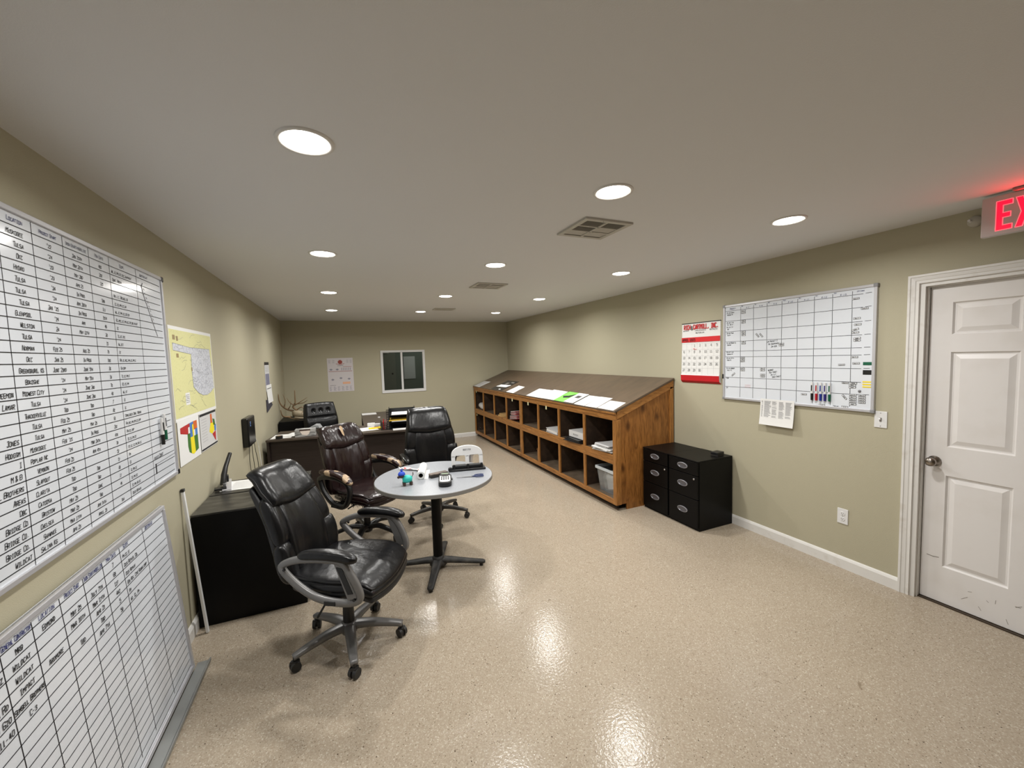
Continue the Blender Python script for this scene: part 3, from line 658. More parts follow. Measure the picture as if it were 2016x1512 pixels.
for k, (y, z) in enumerate(allm):
    rt = math.radians(tilt.get((y, z), random.uniform(-2, 2)))
    zi = next(i for i, zz_ in enumerate(zl) if (y, z) in zz_)
    t_ = thing('name_magnet', '%s from top of white name magnets %s' % (ordn(zl[zi].index((y, z))), zones[zi][1]), 'magnet', (xr, y, z), 0, zones[zi][2])
    g = G(); s_ = Vector((0, -math.cos(rt), math.sin(rt))); u_ = Vector((0, math.sin(rt), math.cos(rt))); c_ = Vector((xr, y, z)); a = .021 if y > 1.72 else .022
    g.prism([c_ - s_ * a - u_ * .0065, c_ + s_ * a - u_ * .0065, c_ + s_ * a + u_ * .0065, c_ - s_ * a + u_ * .0065], s_.cross(u_) * .002); g.make('plate', M_magd, t_)
    F = Flat(c_, s_, u_, .0024).use(M_mag); F.rect(-a + .0022, -.0045, a - .0022, .0045)
    F.lift = .0027; F.use(M_ink).text(random.choice(['COLE H', 'RAY T', 'JESSE', 'LUIS M', 'TIM B', 'WADE']), 0, -.003, .006, .0011, pitch=.8, jit=.03); F.make('name_label', t_)
cols5 = [(1.955, M_blk, 'black'), (1.923, M_redp, 'red'), (1.893, M_blue, 'blue'), (1.863, mat('violet plastic', (50, 40, 120), .35), 'dark blue'), (1.832, M_green, 'green')]
for y, cm, cn in cols5: dry_marker('white dry erase marker with %s cap and band on the planner board' % cn, (xr, y, 1.262), (0, -1, 0), (0, 0, 1), .14, cm, tip=cm)
for (y, z, w_, h_, m_, nm, lb) in ((1.604, 1.549, .05, .022, M_green, 'magnet_strip', 'dark green blank magnet strip at the planner board edge'), (1.604, 1.487, .05, .032, M_blk, 'magnet_strip', 'black blank magnet strip at the planner board edge'), (1.604, 1.42, .05, .009, M_yellow, 'magnet_strip', 'yellow magnet strip, top of three at the planner board edge'), (1.604, 1.402, .05, .009, M_yellow, 'magnet_strip', 'yellow magnet strip, middle of three at the planner board edge'), (1.604, 1.384, .05, .009, M_yellow, 'magnet_strip', 'yellow magnet strip, bottom of three at the planner board edge')):
    tag(G().bb((xr - .002, y - w_ / 2, z - h_ / 2), (xr, y + w_ / 2, z + h_ / 2)).make(nm, m_, bevel=.0005), lb, 'magnet')
tag(G().lathe([(0, 0), (.009, 0), (.008, -.007), (0, -.008)], (xr, 1.645, 1.352), 16, 'X', cap=False).make('round_magnet', M_inkgray, smooth=True), 'small round grey magnet low on the planner board', 'magnet')
tag(G().bb((W - .024, 2.745, 1.40), (W - .0, 2.763, 1.445)).make('board_clip', M_blackp, bevel=.003), 'black clip on the left frame edge of the planner board', 'clip')
# paper hanging under the board
def curved_sheet(name, org, s, w, h, n, m, curl=.02, seg=8, parent=None, th=.0006, top_out=0):
    """sheet hanging down from org (top-left) ; n = normal; lower edge curls out"""
    g = G(); org = Vector(org); s = Vector(s); n = Vector(n); vs = []
    for side in (0, 1):
        for i in range(seg + 1):
            q = i / seg
            for j in (0, 1): vs.append(org + s * (w * j) - Z * (h * q) + n * (top_out + curl * q ** 2 * 1.0 + th * side))
    fs = []
    N = (seg + 1) * 2
    for i in range(seg):
        a = 2 * i; fs.append((a, a + 1, a + 3, a + 2)); fs.append((N + a, N + a + 2, N + a + 3, N + a + 1))
        fs.append((a, a + 2, N + a + 2, N + a)); fs.append((a + 1, N + a + 1, N + a + 3, a + 3))
    fs.append((0, N, N + 1, 1)); fs.append((2 * seg, 2 * seg + 1, N + 2 * seg + 1, N + 2 * seg))
    g.add(vs, fs); return g.make(name, m, parent, smooth=False)
t = thing('printed_sheet', 'white printed list hanging below the planner whiteboard', 'paper', (W - .012, 2.22, 1.02))
curved_sheet('sheet', (W - .024, 2.372, 1.24), (0, -1, 0), .287, .225, (-1, 0, 0), M_paper, curl=.02, parent=t)
F = Flat((W - .0255, 2.36, 1.23), (0, -1, 0), (0, 0, 1), .0012).use(M_inkgray)
F.use(mat('pale print', (172, 172, 174), .6))
for r_ in range(23):
    q = r_ * .0062 + .010
    for a, b in ((.0, .014), (.024, .085), (.092, .135), (.15, .2), (.206, .262)):
        if random.random() < .92: e_ = a + (b - a) * random.uniform(.65, 1); F.poly([(a, -q), (e_, -q), (e_, -q + .003), (a, -q + .003)], 1 + 17 * (q / .225) ** 2)
F.make('print', t)

# wall calendar
cy0, cy1, cz0, cz1 = 2.795, 3.27, 1.345, 1.965
t = thing('wall_calendar', 'April wall calendar with red bands hanging beside the planner board', 'calendar', (W, (cy0 + cy1) / 2, cz0))
g = G(); pts = [(0, cz1), (.006, cz1), (.010, 1.7), (.020, cz0 + .09), (.028, cz0 + .078), (.024, cz0 + .02), (.006, cz0), (0, cz0 + .01)]
g.prism([(W - a, cy1, z) for a, z in pts], (0, -(cy1 - cy0), 0)); g.make('pages', M_paper, t, bevel=.001)
g = G(); pts = [(.0285, cz0 + .078), (.0255, cz0 + .02), (.007, cz0 - .002), (.0, cz0 - .002), (.0, cz0 + .006), (.006, cz0 + .004), (.023, cz0 + .022), (.0265, cz0 + .078)]
g.prism([(W - a, cy1 + .001, z) for a, z in pts], (0, -(cy1 - cy0) - .002, 0)); g.make('footer_flap', M_red, t)
G().bb((W - .008, cy0 - .002, cz1 - .004), (W, cy1 + .002, cz1 + .004)).make('binding_strip', M_blackp, t)
cw = cy1 - cy0
nrm = Vector((-(1.965 - 1.43), 0, -(.02 - .006))).normalized()
tv = Vector((.014, 0, 1.965 - 1.43)).normalized()
F = Flat((W - .021, cy1, cz0 + .088), (0, -1, 0), tv, .002)
F.use(M_inkred).rect(0, .335, cw, .385)
F.text('RICH', .072, .470, .044, .0078, pitch=.50, slant=0, jit=0, small=1, k=2, cond=.62); F.text('CARTMILL, INC.', .305, .470, .044, .0074, pitch=.50, slant=0, jit=0, small=1, k=2, cond=.58)
F.use(M_ink).text('&', .136, .462, .040, .005, slant=0, jit=0, k=3); F.text('APRIL 2025', .012, .347, .024, .0038, pitch=.72, slant=0, jit=0, small=1, k=2, align='l')
F.text('WHAT MATTERS', .02, .452, .009, .0012, pitch=.7, slant=0, jit=0, small=1, align='l'); F.text('INSURANCE', .17, .448, .013, .002, pitch=1.25, slant=0, jit=0, small=1, align='l'); F.text('BONDS', .355, .448, .014, .0022, pitch=1.35, slant=0, jit=0, small=1, align='l')
F.text('WWW.RCINS.COM', .235, .424, .011, .0016, pitch=.75, slant=0, jit=0, small=1)
F.use(M_inkgray)
for k in range(8): F.line([(k * cw / 7, .32), (k * cw / 7, .0)], .0008)
for k in range(6): F.line([(0, .32 - k * .064), (cw, .32 - k * .064)], .0008)
F.use(M_ink)
d = 1
for wk in range(5):
    for dy in range(7):
        if (wk == 0 and dy < 2) or d > 30: continue
        F.text(str(d), (dy + .5) * cw / 7, .32 - wk * .064 - .032, .022, .0024, pitch=.7, slant=0, jit=0, small=1); d += 1
F.use(M_inkred).line([(.155, .27), (.165, .262), (.172, .27), (.178, .255), (.20, .262)], .003)
F.line([(.15, .275), (.17, .25)], .002)
F.make('print', t)

# switch and socket plates
def plate(name, y0, y1, z0, z1, label, cat, kind):
    t = thing(name, label, cat, (W, (y0 + y1) / 2, (z0 + z1) / 2))
    G().bb((W - .006, y0, z0), (W, y1, z1)).make('cover_plate', M_whitep, t, bevel=.002)
    cy, cz = (y0 + y1) / 2, (z0 + z1) / 2
    if kind == 'switch':
        G().bb((W - .008, cy - .006, cz - .013), (W - .005, cy + .006, cz + .013)).make('toggle_slot', mat('slot grey', (110, 105, 100), .6), t)
        G().box((W - .013, cy, cz + .004), (.016, .008, .012), Matrix.Rotation(.5, 3, 'Y')).make('toggle', M_whitep, t, bevel=.001)
    else:
        for s_ in (-1, 1):
            o = G().lathe([(0, 0), (.016, 0), (.0155, -.003), (0, -.003)], (W - .006, cy, cz + s_ * .02), 20, 'X', cap=False).make('outlet_face', M_whitep, t)
            g = G()
            for dy in (-.006, .006): g.box((W - .0095, cy + dy, cz + s_ * .02 + .003), (.001, .0018, .008))
            g.box((W - .0095, cy, cz + s_ * .02 - .008), (.001, .004, .004)); g.make('slots', M_dark, o)
    g = G()
    for s_ in ((-.045, .045) if kind == 'switch' else (0,)): g.lathe([(0, 0), (.003, 0), (.003, -.001), (0, -.001)], (W - .006, cy, cz + s_), 10, 'X', cap=False)
    g.make('screw', M_silver, t)
plate('light_switch', 1.487, 1.559, 1.105, 1.219, 'white toggle light switch plate between planner board and door', 'switch', 'switch')
plate('wall_socket', 1.700, 1.770, .341, .456, 'white double power socket low on the right wall', 'socket', 'outlet')

# ================================================================== LEFT WALL PAPERS
M_mapy = mat('map yellow', (214, 212, 156), .6, var=(90, (202, 201, 142), .55, .7)); M_mapw = mat('map white', (202, 205, 212), .6, var=(60, (160, 164, 178), .45, .7))
t = thing('road_map', 'large yellow state road map taped to the left wall', 'map', (0, 3.45, 1.34))
y0, y1, z0, z1 = 3.02, 3.883, 1.335, 1.93
G().bb((.0005, y0, z0), (.002, y1, z1)).make('sheet', M_paper, t)
F = Flat((.002, y0, z0), (0, 1, 0), (0, 0, 1), .0005); mw, mh = y1 - y0, z1 - z0
F.use(M_mapy).rect(.008, .022, mw - .014, mh - .022)
st = [(.05, .445), (.37, .425), (.36, .30), (.37, .20), (.46, .155), (.56, .13), (.66, .125), (.75, .14), (mw - .02, .17), (mw - .03, .30), (mw - .07, .47), (.35, .47), (.05, .49)]
F.use(M_mapw).poly(st, 2)
F.use(mat('town brown', (150, 130, 90), .6)); F.rect(.06, .51, .10, .54, 2); F.rect(.12, .505, .15, .535, 2); F.rect(.1, .40, .14, .425, 2); F.rect(.355, .31, .375, .335, 3)
F.use(M_paper).rect(.2, .09, .28, .17, 2); F.use(M_inkgray)
for k in range(5): F.line([(.21, .155 - k * .012), (.27, .155 - k * .012)], .003, 3)
F.use(mat('map road ink', (120, 122, 128), .6))
for k in range(34):
    a, b = random.uniform(.02, mw - .1), random.uniform(.04, mh - .06); pts = [(a, b)]
    for q in range(4): a += random.uniform(.01, .05); b += random.uniform(-.018, .018); pts.append((min(a, mw - .03), min(max(b, .035), mh - .035)))
    F.line(pts, .0014, 3)
for k in range(60):
    a, b = random.uniform(.38, mw - .1), random.uniform(.17, .45); F.line([(a, b), (a + random.uniform(-.06, .06), b + random.uniform(-.01, .01))], .0016, 3)
F.line(st + [st[0]], .0016, 3.5); F.make('map_print', t)
M_ok = {'r': mat('county red', (178, 36, 34), .6), 'g': mat('county green', (60, 112, 40), .6), 'b': mat('county blue', (70, 120, 190), .6), 'y': mat('county yellow', (236, 218, 30), .6), 'o': mat('county orange', (206, 100, 34), .6)}
t = thing('district_map', 'white sheet with the state in coloured districts, left below the road map', 'map', (0, 3.22, 1.06))
curved_sheet('sheet', (.003, 3.03, 1.345), (0, 1, 0), .40, .285, (1, 0, 0), M_paper, curl=.0, parent=t, th=.001)
F = Flat((.004, 3.04, 1.07), (0, 1, 0), (0, 0, 1), .0006)
F.use(M_ok['r']).poly([(.03, .19), (.165, .165), (.17, .21), (.2, .212), (.2, .235), (.03, .225)]).use(M_ok['b']).poly([(.2, .235), (.2, .14), (.27, .14), (.27, .238)]).use(M_ok['o']).poly([(.27, .238), (.27, .18), (.345, .185), (.345, .238)])
F.use(M_ok['g']).poly([(.15, .17), (.2, .17), (.2, .035), (.16, .05), (.145, .09)]).use(M_ok['y']).poly([(.2, .14), (.27, .14), (.28, .03), (.24, .022), (.2, .035)]).use(M_ok['g']).poly([(.27, .14), (.345, .14), (.345, .04), (.28, .03)]).use(M_ok['b']).poly([(.3, .185), (.345, .185), (.345, .14), (.3, .14)])
F.use(M_ok['y']).poly([(.245, .22), (.27, .22), (.27, .14), (.245, .14)], 2); F.make('map_print', t)
t = thing('district_map', 'sheet with tall coloured map and dark title bars, right below the road map', 'map', (0, 3.66, 1.08))
curved_sheet('sheet', (.003, 3.445, 1.335), (0, 1, 0), .40, .27, (1, 0, 0), M_paper2, curl=.0, parent=t, th=.001)
F = Flat((.004, 3.45, 1.07), (0, 1, 0), (0, 0, 1), .0006)
F.use(M_ink).rect(.0, .245, .39, .262); F.rect(.0, .0, .39, .012)
F.use(M_ok['o']).poly([(.245, .24), (.285, .24), (.29, .17), (.24, .17)]).use(M_ok['y']).poly([(.2, .11), (.24, .17), (.32, .17), (.33, .11), (.27, .085)]).use(M_ok['g']).poly([(.3, .2), (.35, .19), (.36, .14), (.31, .15)]).use(M_ok['b']).poly([(.33, .14), (.375, .15), (.37, .1), (.33, .1)]).use(M_ok['r']).poly([(.27, .085), (.36, .1), (.35, .02), (.32, .04)])
F.use(M_inkgray)
for k in range(9): F.line([(.03, .22 - k * .02), (.15, .222 - k * .02)], .0016)
F.make('map_print', t)
t = thing('notice_strip', 'narrow printed notice with dark header, upper of two by the back corner', 'notice', (0, 6.4, 1.4))
curved_sheet('sheet', (.002, 6.26, 1.705), (0, 1, 0), .36, .40, (1, 0, 0), M_paper2, curl=.0, parent=t)
F = Flat((.0027, 6.26, 1.305), (0, 1, 0), (0, 0, 1), .0006).use(M_dark).rect(0, .36, .36, .4).use(mat('lilac grey print', (120, 120, 140), .6)).rect(.03, .08, .33, .24)
F.use(M_inkgray)
for k in range(5): F.line([(.03, .34 - k * .018), (.33, .34 - k * .018)], .004)
F.make('print', t)
t = thing('notice_sheet', 'white sheet hanging below the printed notice by the back corner', 'notice', (0, 6.5, 1.15))
curved_sheet('sheet', (.004, 6.30, 1.39), (0, 1, 0), .42, .25, (1, 0, 0), M_paper, curl=.012, parent=t)
Flat((.006, 6.30, 1.39), (0, 1, 0), (0, 0, 1), .001).use(M_ink).rect(.02, -.055, .36, -.047).make('print', t)
t = thing('cloth_pennant', 'dark grey cloth hanging at the bottom of the notices', 'pennant', (0, 6.4, 1.07))
G().prism([(.002, 6.2, 1.2), (.002, 6.5, 1.17), (.002, 6.68, 1.09), (.002, 6.2, 1.03)], (.008, 0, 0)).make('cloth', mat('charcoal cloth', (58, 56, 66), .8), t)

# modem on the wall with cables
t = thing('wall_modem', 'black wall-mounted modem with blue status lights on the left wall', 'modem', (0, 4.86, .80))
G().bb((0, 4.70, .845), (.06, 5.03, 1.14)).make('case', M_gloss, t, bevel=.012)
F = Flat((.0, 4.70, .845), (1, 0, 0), (0, 0, 1), .0006)
g = G()
for k in range(3): g.box((.0605, 4.80, 1.09 - k * .018), (.001, .012, .005))
g.make('status_light', mat('blue status light', (150, 190, 255), .4, emit=((120, 170, 255), 2.0)), t)
for k, dy in enumerate((0, .05, .10)):
    tag(G().tube(spline([(.02 + .012 * k, 4.90 + dy, .848), (.02 + .012 * k, 4.86 + dy * 1.9, .74), (.014 + .02 * k, 4.90 + dy * 1.8, .6), (.02 + .02 * k, 4.98 + dy, .35), (.03 + .02 * k, 5.0 + dy, .05), (.04 + .02 * k, 5.05 + dy, .012)], 8), .003, 8).make('modem_cable', M_blackp, smooth=True), 'black cable hanging below the wall modem', 'cable', 'black cables under the modem')
tag(G().tube(spline([(.0, 5.05, .98), (.012, 5.12, .93), (.014, 5.25, .86), (.02, 5.36, .74), (.03, 5.40, .5), (.04, 5.42, .2), (.05, 5.45, .01)], 8), .0035, 8).make('white_cable', M_whitep, smooth=True), 'thin white cable curving down the left wall behind the modem', 'cable')

# poster on the back wall
t = thing('wall_poster', 'white printed poster with red emblem on the back wall', 'poster', (.94, D, 1.12))
px0, px1, pz0, pz1 = .718, 1.163, 1.122, 1.750
G().bb((px0, D - .003, pz0), (px1, D, pz1)).make('sheet', mat('poster paper', (206, 200, 202), .5), t)
F = Flat((px0, D - .003, pz0), (1, 0, 0), (0, 0, 1), .0008); pw, ph = px1 - px0, pz1 - pz0
F.use(mat('emblem red', (150, 62, 50), .6)); cx, cz = pw * .5, ph - .075
F.poly([(cx + .045 * math.cos(a) * (1 if k % 2 else .75), cz + .045 * math.sin(a) * (1 if k % 2 else .75)) for k, a in enumerate([i * math.pi / 8 for i in range(16)])])
F.line([(cx - .07, cz - .03), (cx, cz - .05), (cx + .07, cz - .03)], .008); F.rect(.02, ph * .60, pw - .02, ph * .60 + .007); F.rect(pw * .6, ph * .735, pw - .03, ph * .735 + .006)
F.use(M_ink).line([(cx - .05, cz - .068), (cx + .05, cz - .068)], .005)
F.use(mat('diagram grey', (140, 138, 150), .6))
for (a, b) in ((.06, .66), (.165, .66), (.08, .36), (.22, .4), (.36, .37)):
    a = a * pw / .44; b *= ph; F.poly([(a - .03, b), (a, b - .02), (a + .03, b), (a, b + .02)])
for k in range(6): F.rect(.24 + k * .03, ph * .63, .25 + k * .03, ph * .71)
for r_ in range(7):
    for k in range(6): F.rect(.02 + k * .07, .02 + r_ * .012, .02 + k * .07 + random.uniform(.02, .05), .024 + r_ * .012)
for r_ in range(5):
    for a in (.02, .09, .33, .39): F.rect(a, ph - .04 - r_ * .013, a + .035, ph - .037 - r_ * .013)
F.use(mat('poster orange', (228, 176, 142), .6)).rect(pw * .56, ph * .22, pw * .86, ph * .285); F.use(M_ink).rect(.03, ph * .185, .13, ph * .192)
F.make('print', t)

# ================================================================== SLOPED BIN CABINET (right wall)
X0, YA, YB = 3.54, 3.385, D - .016            # front plane, near end, far end
ZF, ZB = 1.062, 1.368                         # top height at the front and at the wall
t = thing('bin_cabinet', 'long stained pine cabinet of open bins with a dark sloped top', 'cabinet', ((X0 + W) / 2, (YA + YB) / 2, 0))
slope = (ZB - ZF) / (W - X0)
def ztop(x): return ZF + (x - X0) * slope
sd = Vector((W - X0, 0, ZB - ZF)).normalized(); sn = Vector((-sd.z, 0, sd.x))
g = G(); a = Vector((X0 - .012, YA - .008, ztop(X0 - .012) )); g.prism([a, a + sd * ((W - X0 + .012) / sd.x - .008), a + sd * ((W - X0 + .012) / sd.x - .008) + sn * .02, a + sn * .02], (0, YB - YA + .008, 0)); g.make('sloped_top', M_top, t, bevel=.002)
G().bb((X0 - .016, YA - .006, ZF - .024), (X0 + .004, YB, ZF - .001)).make('edge_trim', M_woodh, t, bevel=.003)
stiles = [(YA, YA + .052)] + [(y - .021, y + .021) for y in (3.982, 4.581, 5.18)] + [(5.745, 5.835)] + [(y - .021, y + .021) for y in (6.395, 6.998, 7.605)] + [(YB - .045, YB)]
G().bb((X0, YA, .972), (X0 + .02, YB, ZF - .02)).make('rail', M_woodh, t, bevel=.002)
G().bb((X0, YA + .052, .500), (X0 + .02, YB, .600)).make('rail', M_woodh, t, bevel=.002)
G().bb((X0, YA + .052, .066), (X0 + .02, YB, .120)).make('rail', M_woodh, t, bevel=.002)
for i, (a, b) in enumerate(stiles):
    if i == 0: G().bb((X0, a, .066), (X0 + .022, b, .972)).make('stile', M_woodv, t, bevel=.002)
    else:
        G().bb((X0 + .001, a, .600), (X0 + .021, b, .972)).make('stile', M_woodv, t, bevel=.002)
        G().bb((X0 + .001, a, .120), (X0 + .021, b, .500)).make('stile', M_woodv, t, bevel=.002)
for a, b in stiles[1:-1]:
    y = (a + b) / 2
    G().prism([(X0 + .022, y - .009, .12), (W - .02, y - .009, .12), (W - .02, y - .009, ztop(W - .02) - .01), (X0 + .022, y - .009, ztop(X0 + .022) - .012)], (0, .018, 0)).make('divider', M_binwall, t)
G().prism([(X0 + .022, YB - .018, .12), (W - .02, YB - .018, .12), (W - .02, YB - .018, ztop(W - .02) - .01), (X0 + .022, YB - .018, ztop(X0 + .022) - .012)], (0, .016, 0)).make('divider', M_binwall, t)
G().bb((X0 + .021, YA + .03, .105), (W - .02, YB, .1195)).make('bin_floor', M_binfloor, t)
G().bb((X0 + .021, YA + .03, .575), (W - .02, YB, .5995)).make('bin_floor', M_binfloor, t)
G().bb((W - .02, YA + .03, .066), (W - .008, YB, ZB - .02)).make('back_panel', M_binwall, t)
# near end: plywood panel with toe notch, framed by posts and a sloping rail
g = G(); y = YA + .012
g.prism([(X0 + .02, y, .066), (3.685, y, .066), (3.685, y, .0), (W - .016, y, .0), (W - .016, y, ztop(W) - .012), (X0 + .02, y, ztop(X0 + .02) - .012)], (0, .016, 0)); g.make('end_panel', M_wood, t)
G().bb((X0 + .022, YA, .066), (X0 + .068, YA + .012, .98)).make('end_post', M_woodv, t, bevel=.002)
G().bb((W - .066, YA, .0), (W - .016, YA + .012, 1.285)).make('end_post', M_woodv, t, bevel=.002)
g = G(); g.prism([(X0 + .022, YA, .985), (W - .016, YA, .985 + (W - .038 - X0) * slope), (W - .016, YA, ztop(W - .016) - .004), (X0 + .022, YA, ztop(X0 + .022) - .004)], (0, .012, 0)); g.make('end_rail', wood_mat('stained pine end rail', (182, 128, 68), (134, 88, 42), (1, 9, 7)), t, bevel=.002)
G().bb((3.60, YA + .06, .0), (3.618, YB, .105)).make('toe_kick', mat('dark toe kick', (44, 32, 22), .6), t)
G().bb((3.575, YA + .03, .0), (3.60, YB, .012)).make('toe_strip', M_binfloor, t)
for k, (y, z) in enumerate(((8.017, .985), (6.107, .98), (5.495, .975), (4.911, .975), (8.024, .495))):
    tag(G().box((X0 - .001, y, z - .022), (.0015, .03 if k not in (1, 2, 3) else .036, .05 if k in (1, 2, 3) else .038), Matrix.Rotation(.02, 3, 'X')).make('label_tape', mat('cream tape', (226, 222, 178), .6)),
        'cream tape label ' + ('farthest along the top rail, by the back wall', 'above the red folders on the top rail', 'third from the near end on the top rail' if 0 else 'on the top rail, middle of the three near ones', 'on the top rail, closest to the camera', 'on the middle rail by the back wall')[k], 'label', 'tape labels on the bin cabinet')
# papers on the slope
def on_slope(x, y, lift=.0): p = Vector((X0, y, ztop(X0))) + sd * ((x - X0) / sd.x) + sn * (.0205 + lift); return p
def slope_sheet(name, label, cat, pts, m, lift=0, th=.0012, pr=None, group=None):
    t = thing(name, label, cat, on_slope(sum(p[0] for p in pts) / 4, sum(p[1] for p in pts) / 4), 0, group)
    # pts: lower-far, lower-near, upper-near, upper-far
    G().prism([on_slope(x, y, lift) for x, y in pts], sn * th).make('sheet', m, t)
    if pr:
        (x0, ya), (x1, yb) = pts[0], pts[1]; ww = abs(ya - yb); hh = (pts[2][0] - pts[1][0]) / sd.x
        F = Flat(on_slope(pts[0][0], pts[0][1], lift + th), (0, -1, 0), sd, .0004); pr(F, ww, hh); F.make('print', t)
    return t
def lines(n, m=M_inkgray):
    def f(F, w, h):
        F.use(m)
        for k in range(n):
            b = h * (.9 - .8 * k / n)
            if random.random() < .85: F.line([(w * .08, b), (w * random.uniform(.5, .92), b)], .0035)
    return f
sp = 'sheets lying along the sloped cabinet top'
slope_sheet('paper_sheet', 'white printed sheet at the far end of the sloped top', 'paper', [(3.535, 8.14), (3.53, 7.76), (3.78, 7.76), (3.78, 8.15)], M_paper2, pr=lines(9))
def pr_dark(F, w, h):
    F.use(mat('photo grey', (120, 116, 110), .5)).rect(w * .3, h * .62, w * .5, h * .8); F.rect(w * .55, h * .8, w * .8, h * .9)
    F.use(M_paper).poly([(w * .02, h * .3), (w * .85, h * .36), (w * .92, h * .60), (w * .1, h * .55)]); F.rect(w * .6, h * .08, w * .75, h * .14)
slope_sheet('brochure', 'dark glossy brochure with a white band on the sloped top', 'brochure', [(3.535, 7.11), (3.545, 6.56), (3.905, 6.60), (3.905, 7.13)], mat('dark brochure', (42, 40, 40), .25), pr=pr_dark, th=.003)
slope_sheet('paper_sheet', 'white blank sheet beside the dark brochure, over a brown folder', 'paper', [(3.535, 6.33), (3.53, 6.02), (3.76, 6.05), (3.775, 6.33)], M_paper)
slope_sheet('paper_sheet', 'large white form, far end of the overlapping forms', 'paper', [(3.53, 5.52), (3.535, 4.93), (3.77, 4.99), (3.77, 5.54)], M_paper, pr=lines(8))
slope_sheet('paper_sheet', 'white form overlapping the far side of the green flyer', 'paper', [(3.535, 5.0), (3.535, 4.66), (3.78, 4.70), (3.79, 5.11)], M_paper, .0025, pr=lines(8))
def pr_green(F, w, h):
    F.use(M_ink).poly([(w * .1, h * .55), (w * .5, h * .62), (w * .95, h * .9), (w * .8, h * .45), (w * .4, h * .35)])
slope_sheet('flyer', 'bright green flyer with a black picture on the sloped top', 'flyer', [(3.53, 4.67), (3.53, 4.40), (3.78, 4.40), (3.785, 4.67)], mat('bright green print', (120, 220, 80), .5), .004, pr=pr_green)
def pr_pic(F, w, h): lines(5)(F, w, h); F.use(mat('dark photo', (70, 66, 62), .5)).rect(w * .3, h * .5, w * .75, h * .75)
slope_sheet('paper_sheet', 'white sheet with a small dark photo beside the green flyer', 'paper', [(3.535, 4.415), (3.535, 4.19), (3.775, 4.19), (3.78, 4.42)], M_paper, .006, pr=pr_pic)
slope_sheet('paper_sheet', 'white printed page, third from the near end of the top', 'paper', [(3.535, 4.172), (3.53, 3.935), (3.765, 3.945), (3.765, 4.174)], M_paper, pr=lines(9))
slope_sheet('paper_sheet', 'white printed page, second from the near end of the top', 'paper', [(3.53, 3.92), (3.535, 3.70), (3.77, 3.715), (3.77, 3.945)], M_paper, pr=lines(9))
slope_sheet('paper_sheet', 'white printed page at the near end of the top', 'paper', [(3.54, 3.687), (3.537, 3.408), (3.717, 3.424), (3.717, 3.69)], M_paper, pr=lines(7))
# things in the bins
bz = .600
t = thing('plastic_bag', 'white plastic bag in the top bin nearest the back wall', 'bag', (3.66, 7.9, bz))
G().pillow(lambda u, v: Vector((3.665 + .10 * v, 7.87 + .17 * u, .668 + .01 * math.sin(3 * u))), .06, 14, 10).make('bag', mat('white plastic film', (214, 214, 216), .35, bump=(25, .8, 3, (1, 1, 1), .01)), t, smooth=True)
t = thing('cardboard_flat', 'tan folded cardboard lying in a top bin left of the red folders', 'cardboard', (3.70, 6.6, bz))
G().box((3.70, 6.62, bz + .016), (.28, .34, .03), Matrix.Rotation(.2, 3, 'Z')).make('board', M_tan, t, bevel=.002)
G().box((3.69, 6.62, bz + .045), (.26, .30, .025), Matrix.Rotation(.05, 3, 'Z')).make('board', M_tan, t, bevel=.002)
for k in range(6):
    t = thing('red_folder', 'red folder, %s of a leaning pile in a top bin' % ('lowest', 'second', 'third', 'fourth', 'fifth', 'topmost')[k], 'folder', (3.68, 6.1, bz + .02 * k), 0, 'red folders in the top bin')
    r_ = Matrix.Rotation(random.uniform(-.2, .2), 3, 'Z') @ Matrix.Rotation(-.14, 3, 'X')
    G().box((3.68, 6.10, bz + .034 + .024 * k), (.26, .30 - .02 * k, .008), r_).make('cover', M_red, t, bevel=.001)
    G().box((3.672, 6.105, bz + .0425 + .024 * k), (.26, .28 - .02 * k, .007), r_).make('papers', M_paper if k % 2 else M_paper2, t)
t = thing('ring_binder', 'white ring binder lying flat in a top bin', 'binder', (3.68, 4.83, bz))
G().box((3.70, 4.83, bz + .004), (.26, .32, .004)).make('cover', M_whitep, t, bevel=.001); G().box((3.70, 4.83, bz + .026), (.25, .30, .03), Matrix.Rotation(.03, 3, 'X')).make('papers', M_paper, t)
G().box((3.70, 4.83, bz + .048), (.26, .32, .004), Matrix.Rotation(.07, 3, 'X')).make('cover', M_whitep, t, bevel=.001)
for k in range(3):
    t = thing('black_folder', 'black folder, %s of three under the white binder' % ('bottom', 'middle', 'top')[k], 'folder', (3.66, 4.2, bz + .01 * k), 0, 'black folders under the binder')
    G().box((3.655, 4.22, bz + .009 + .013 * k), (.30 - .02 * k, .34, .010), Matrix.Rotation(.1 - .09 * k, 3, 'Z')).make('cover', M_blackp, t, bevel=.002)
t = thing('ring_binder', 'thick white ring binder with label on top of black folders', 'binder', (3.68, 4.2, bz + .045))
G().bb((3.575, 4.05, bz + .046), (3.83, 4.37, bz + .051)).make('cover', M_whitep, t, bevel=.001); G().bb((3.575, 4.05, bz + .121), (3.83, 4.37, bz + .126)).make('cover', M_whitep, t, bevel=.001)
G().bb((3.572, 4.05, bz + .046), (3.577, 4.37, bz + .126)).make('spine', M_whitep, t, bevel=.002); G().bb((3.59, 4.06, bz + .052), (3.82, 4.36, bz + .118)).make('papers', M_paper, t)
F = Flat((3.5715, 4.37, bz + .046), (0, -1, 0), (0, 0, 1), .0006).use(M_inkgray); F.text('WILDCAT', .16, .03, .02, .003, slant=0, jit=0); F.make('spine_print', t)
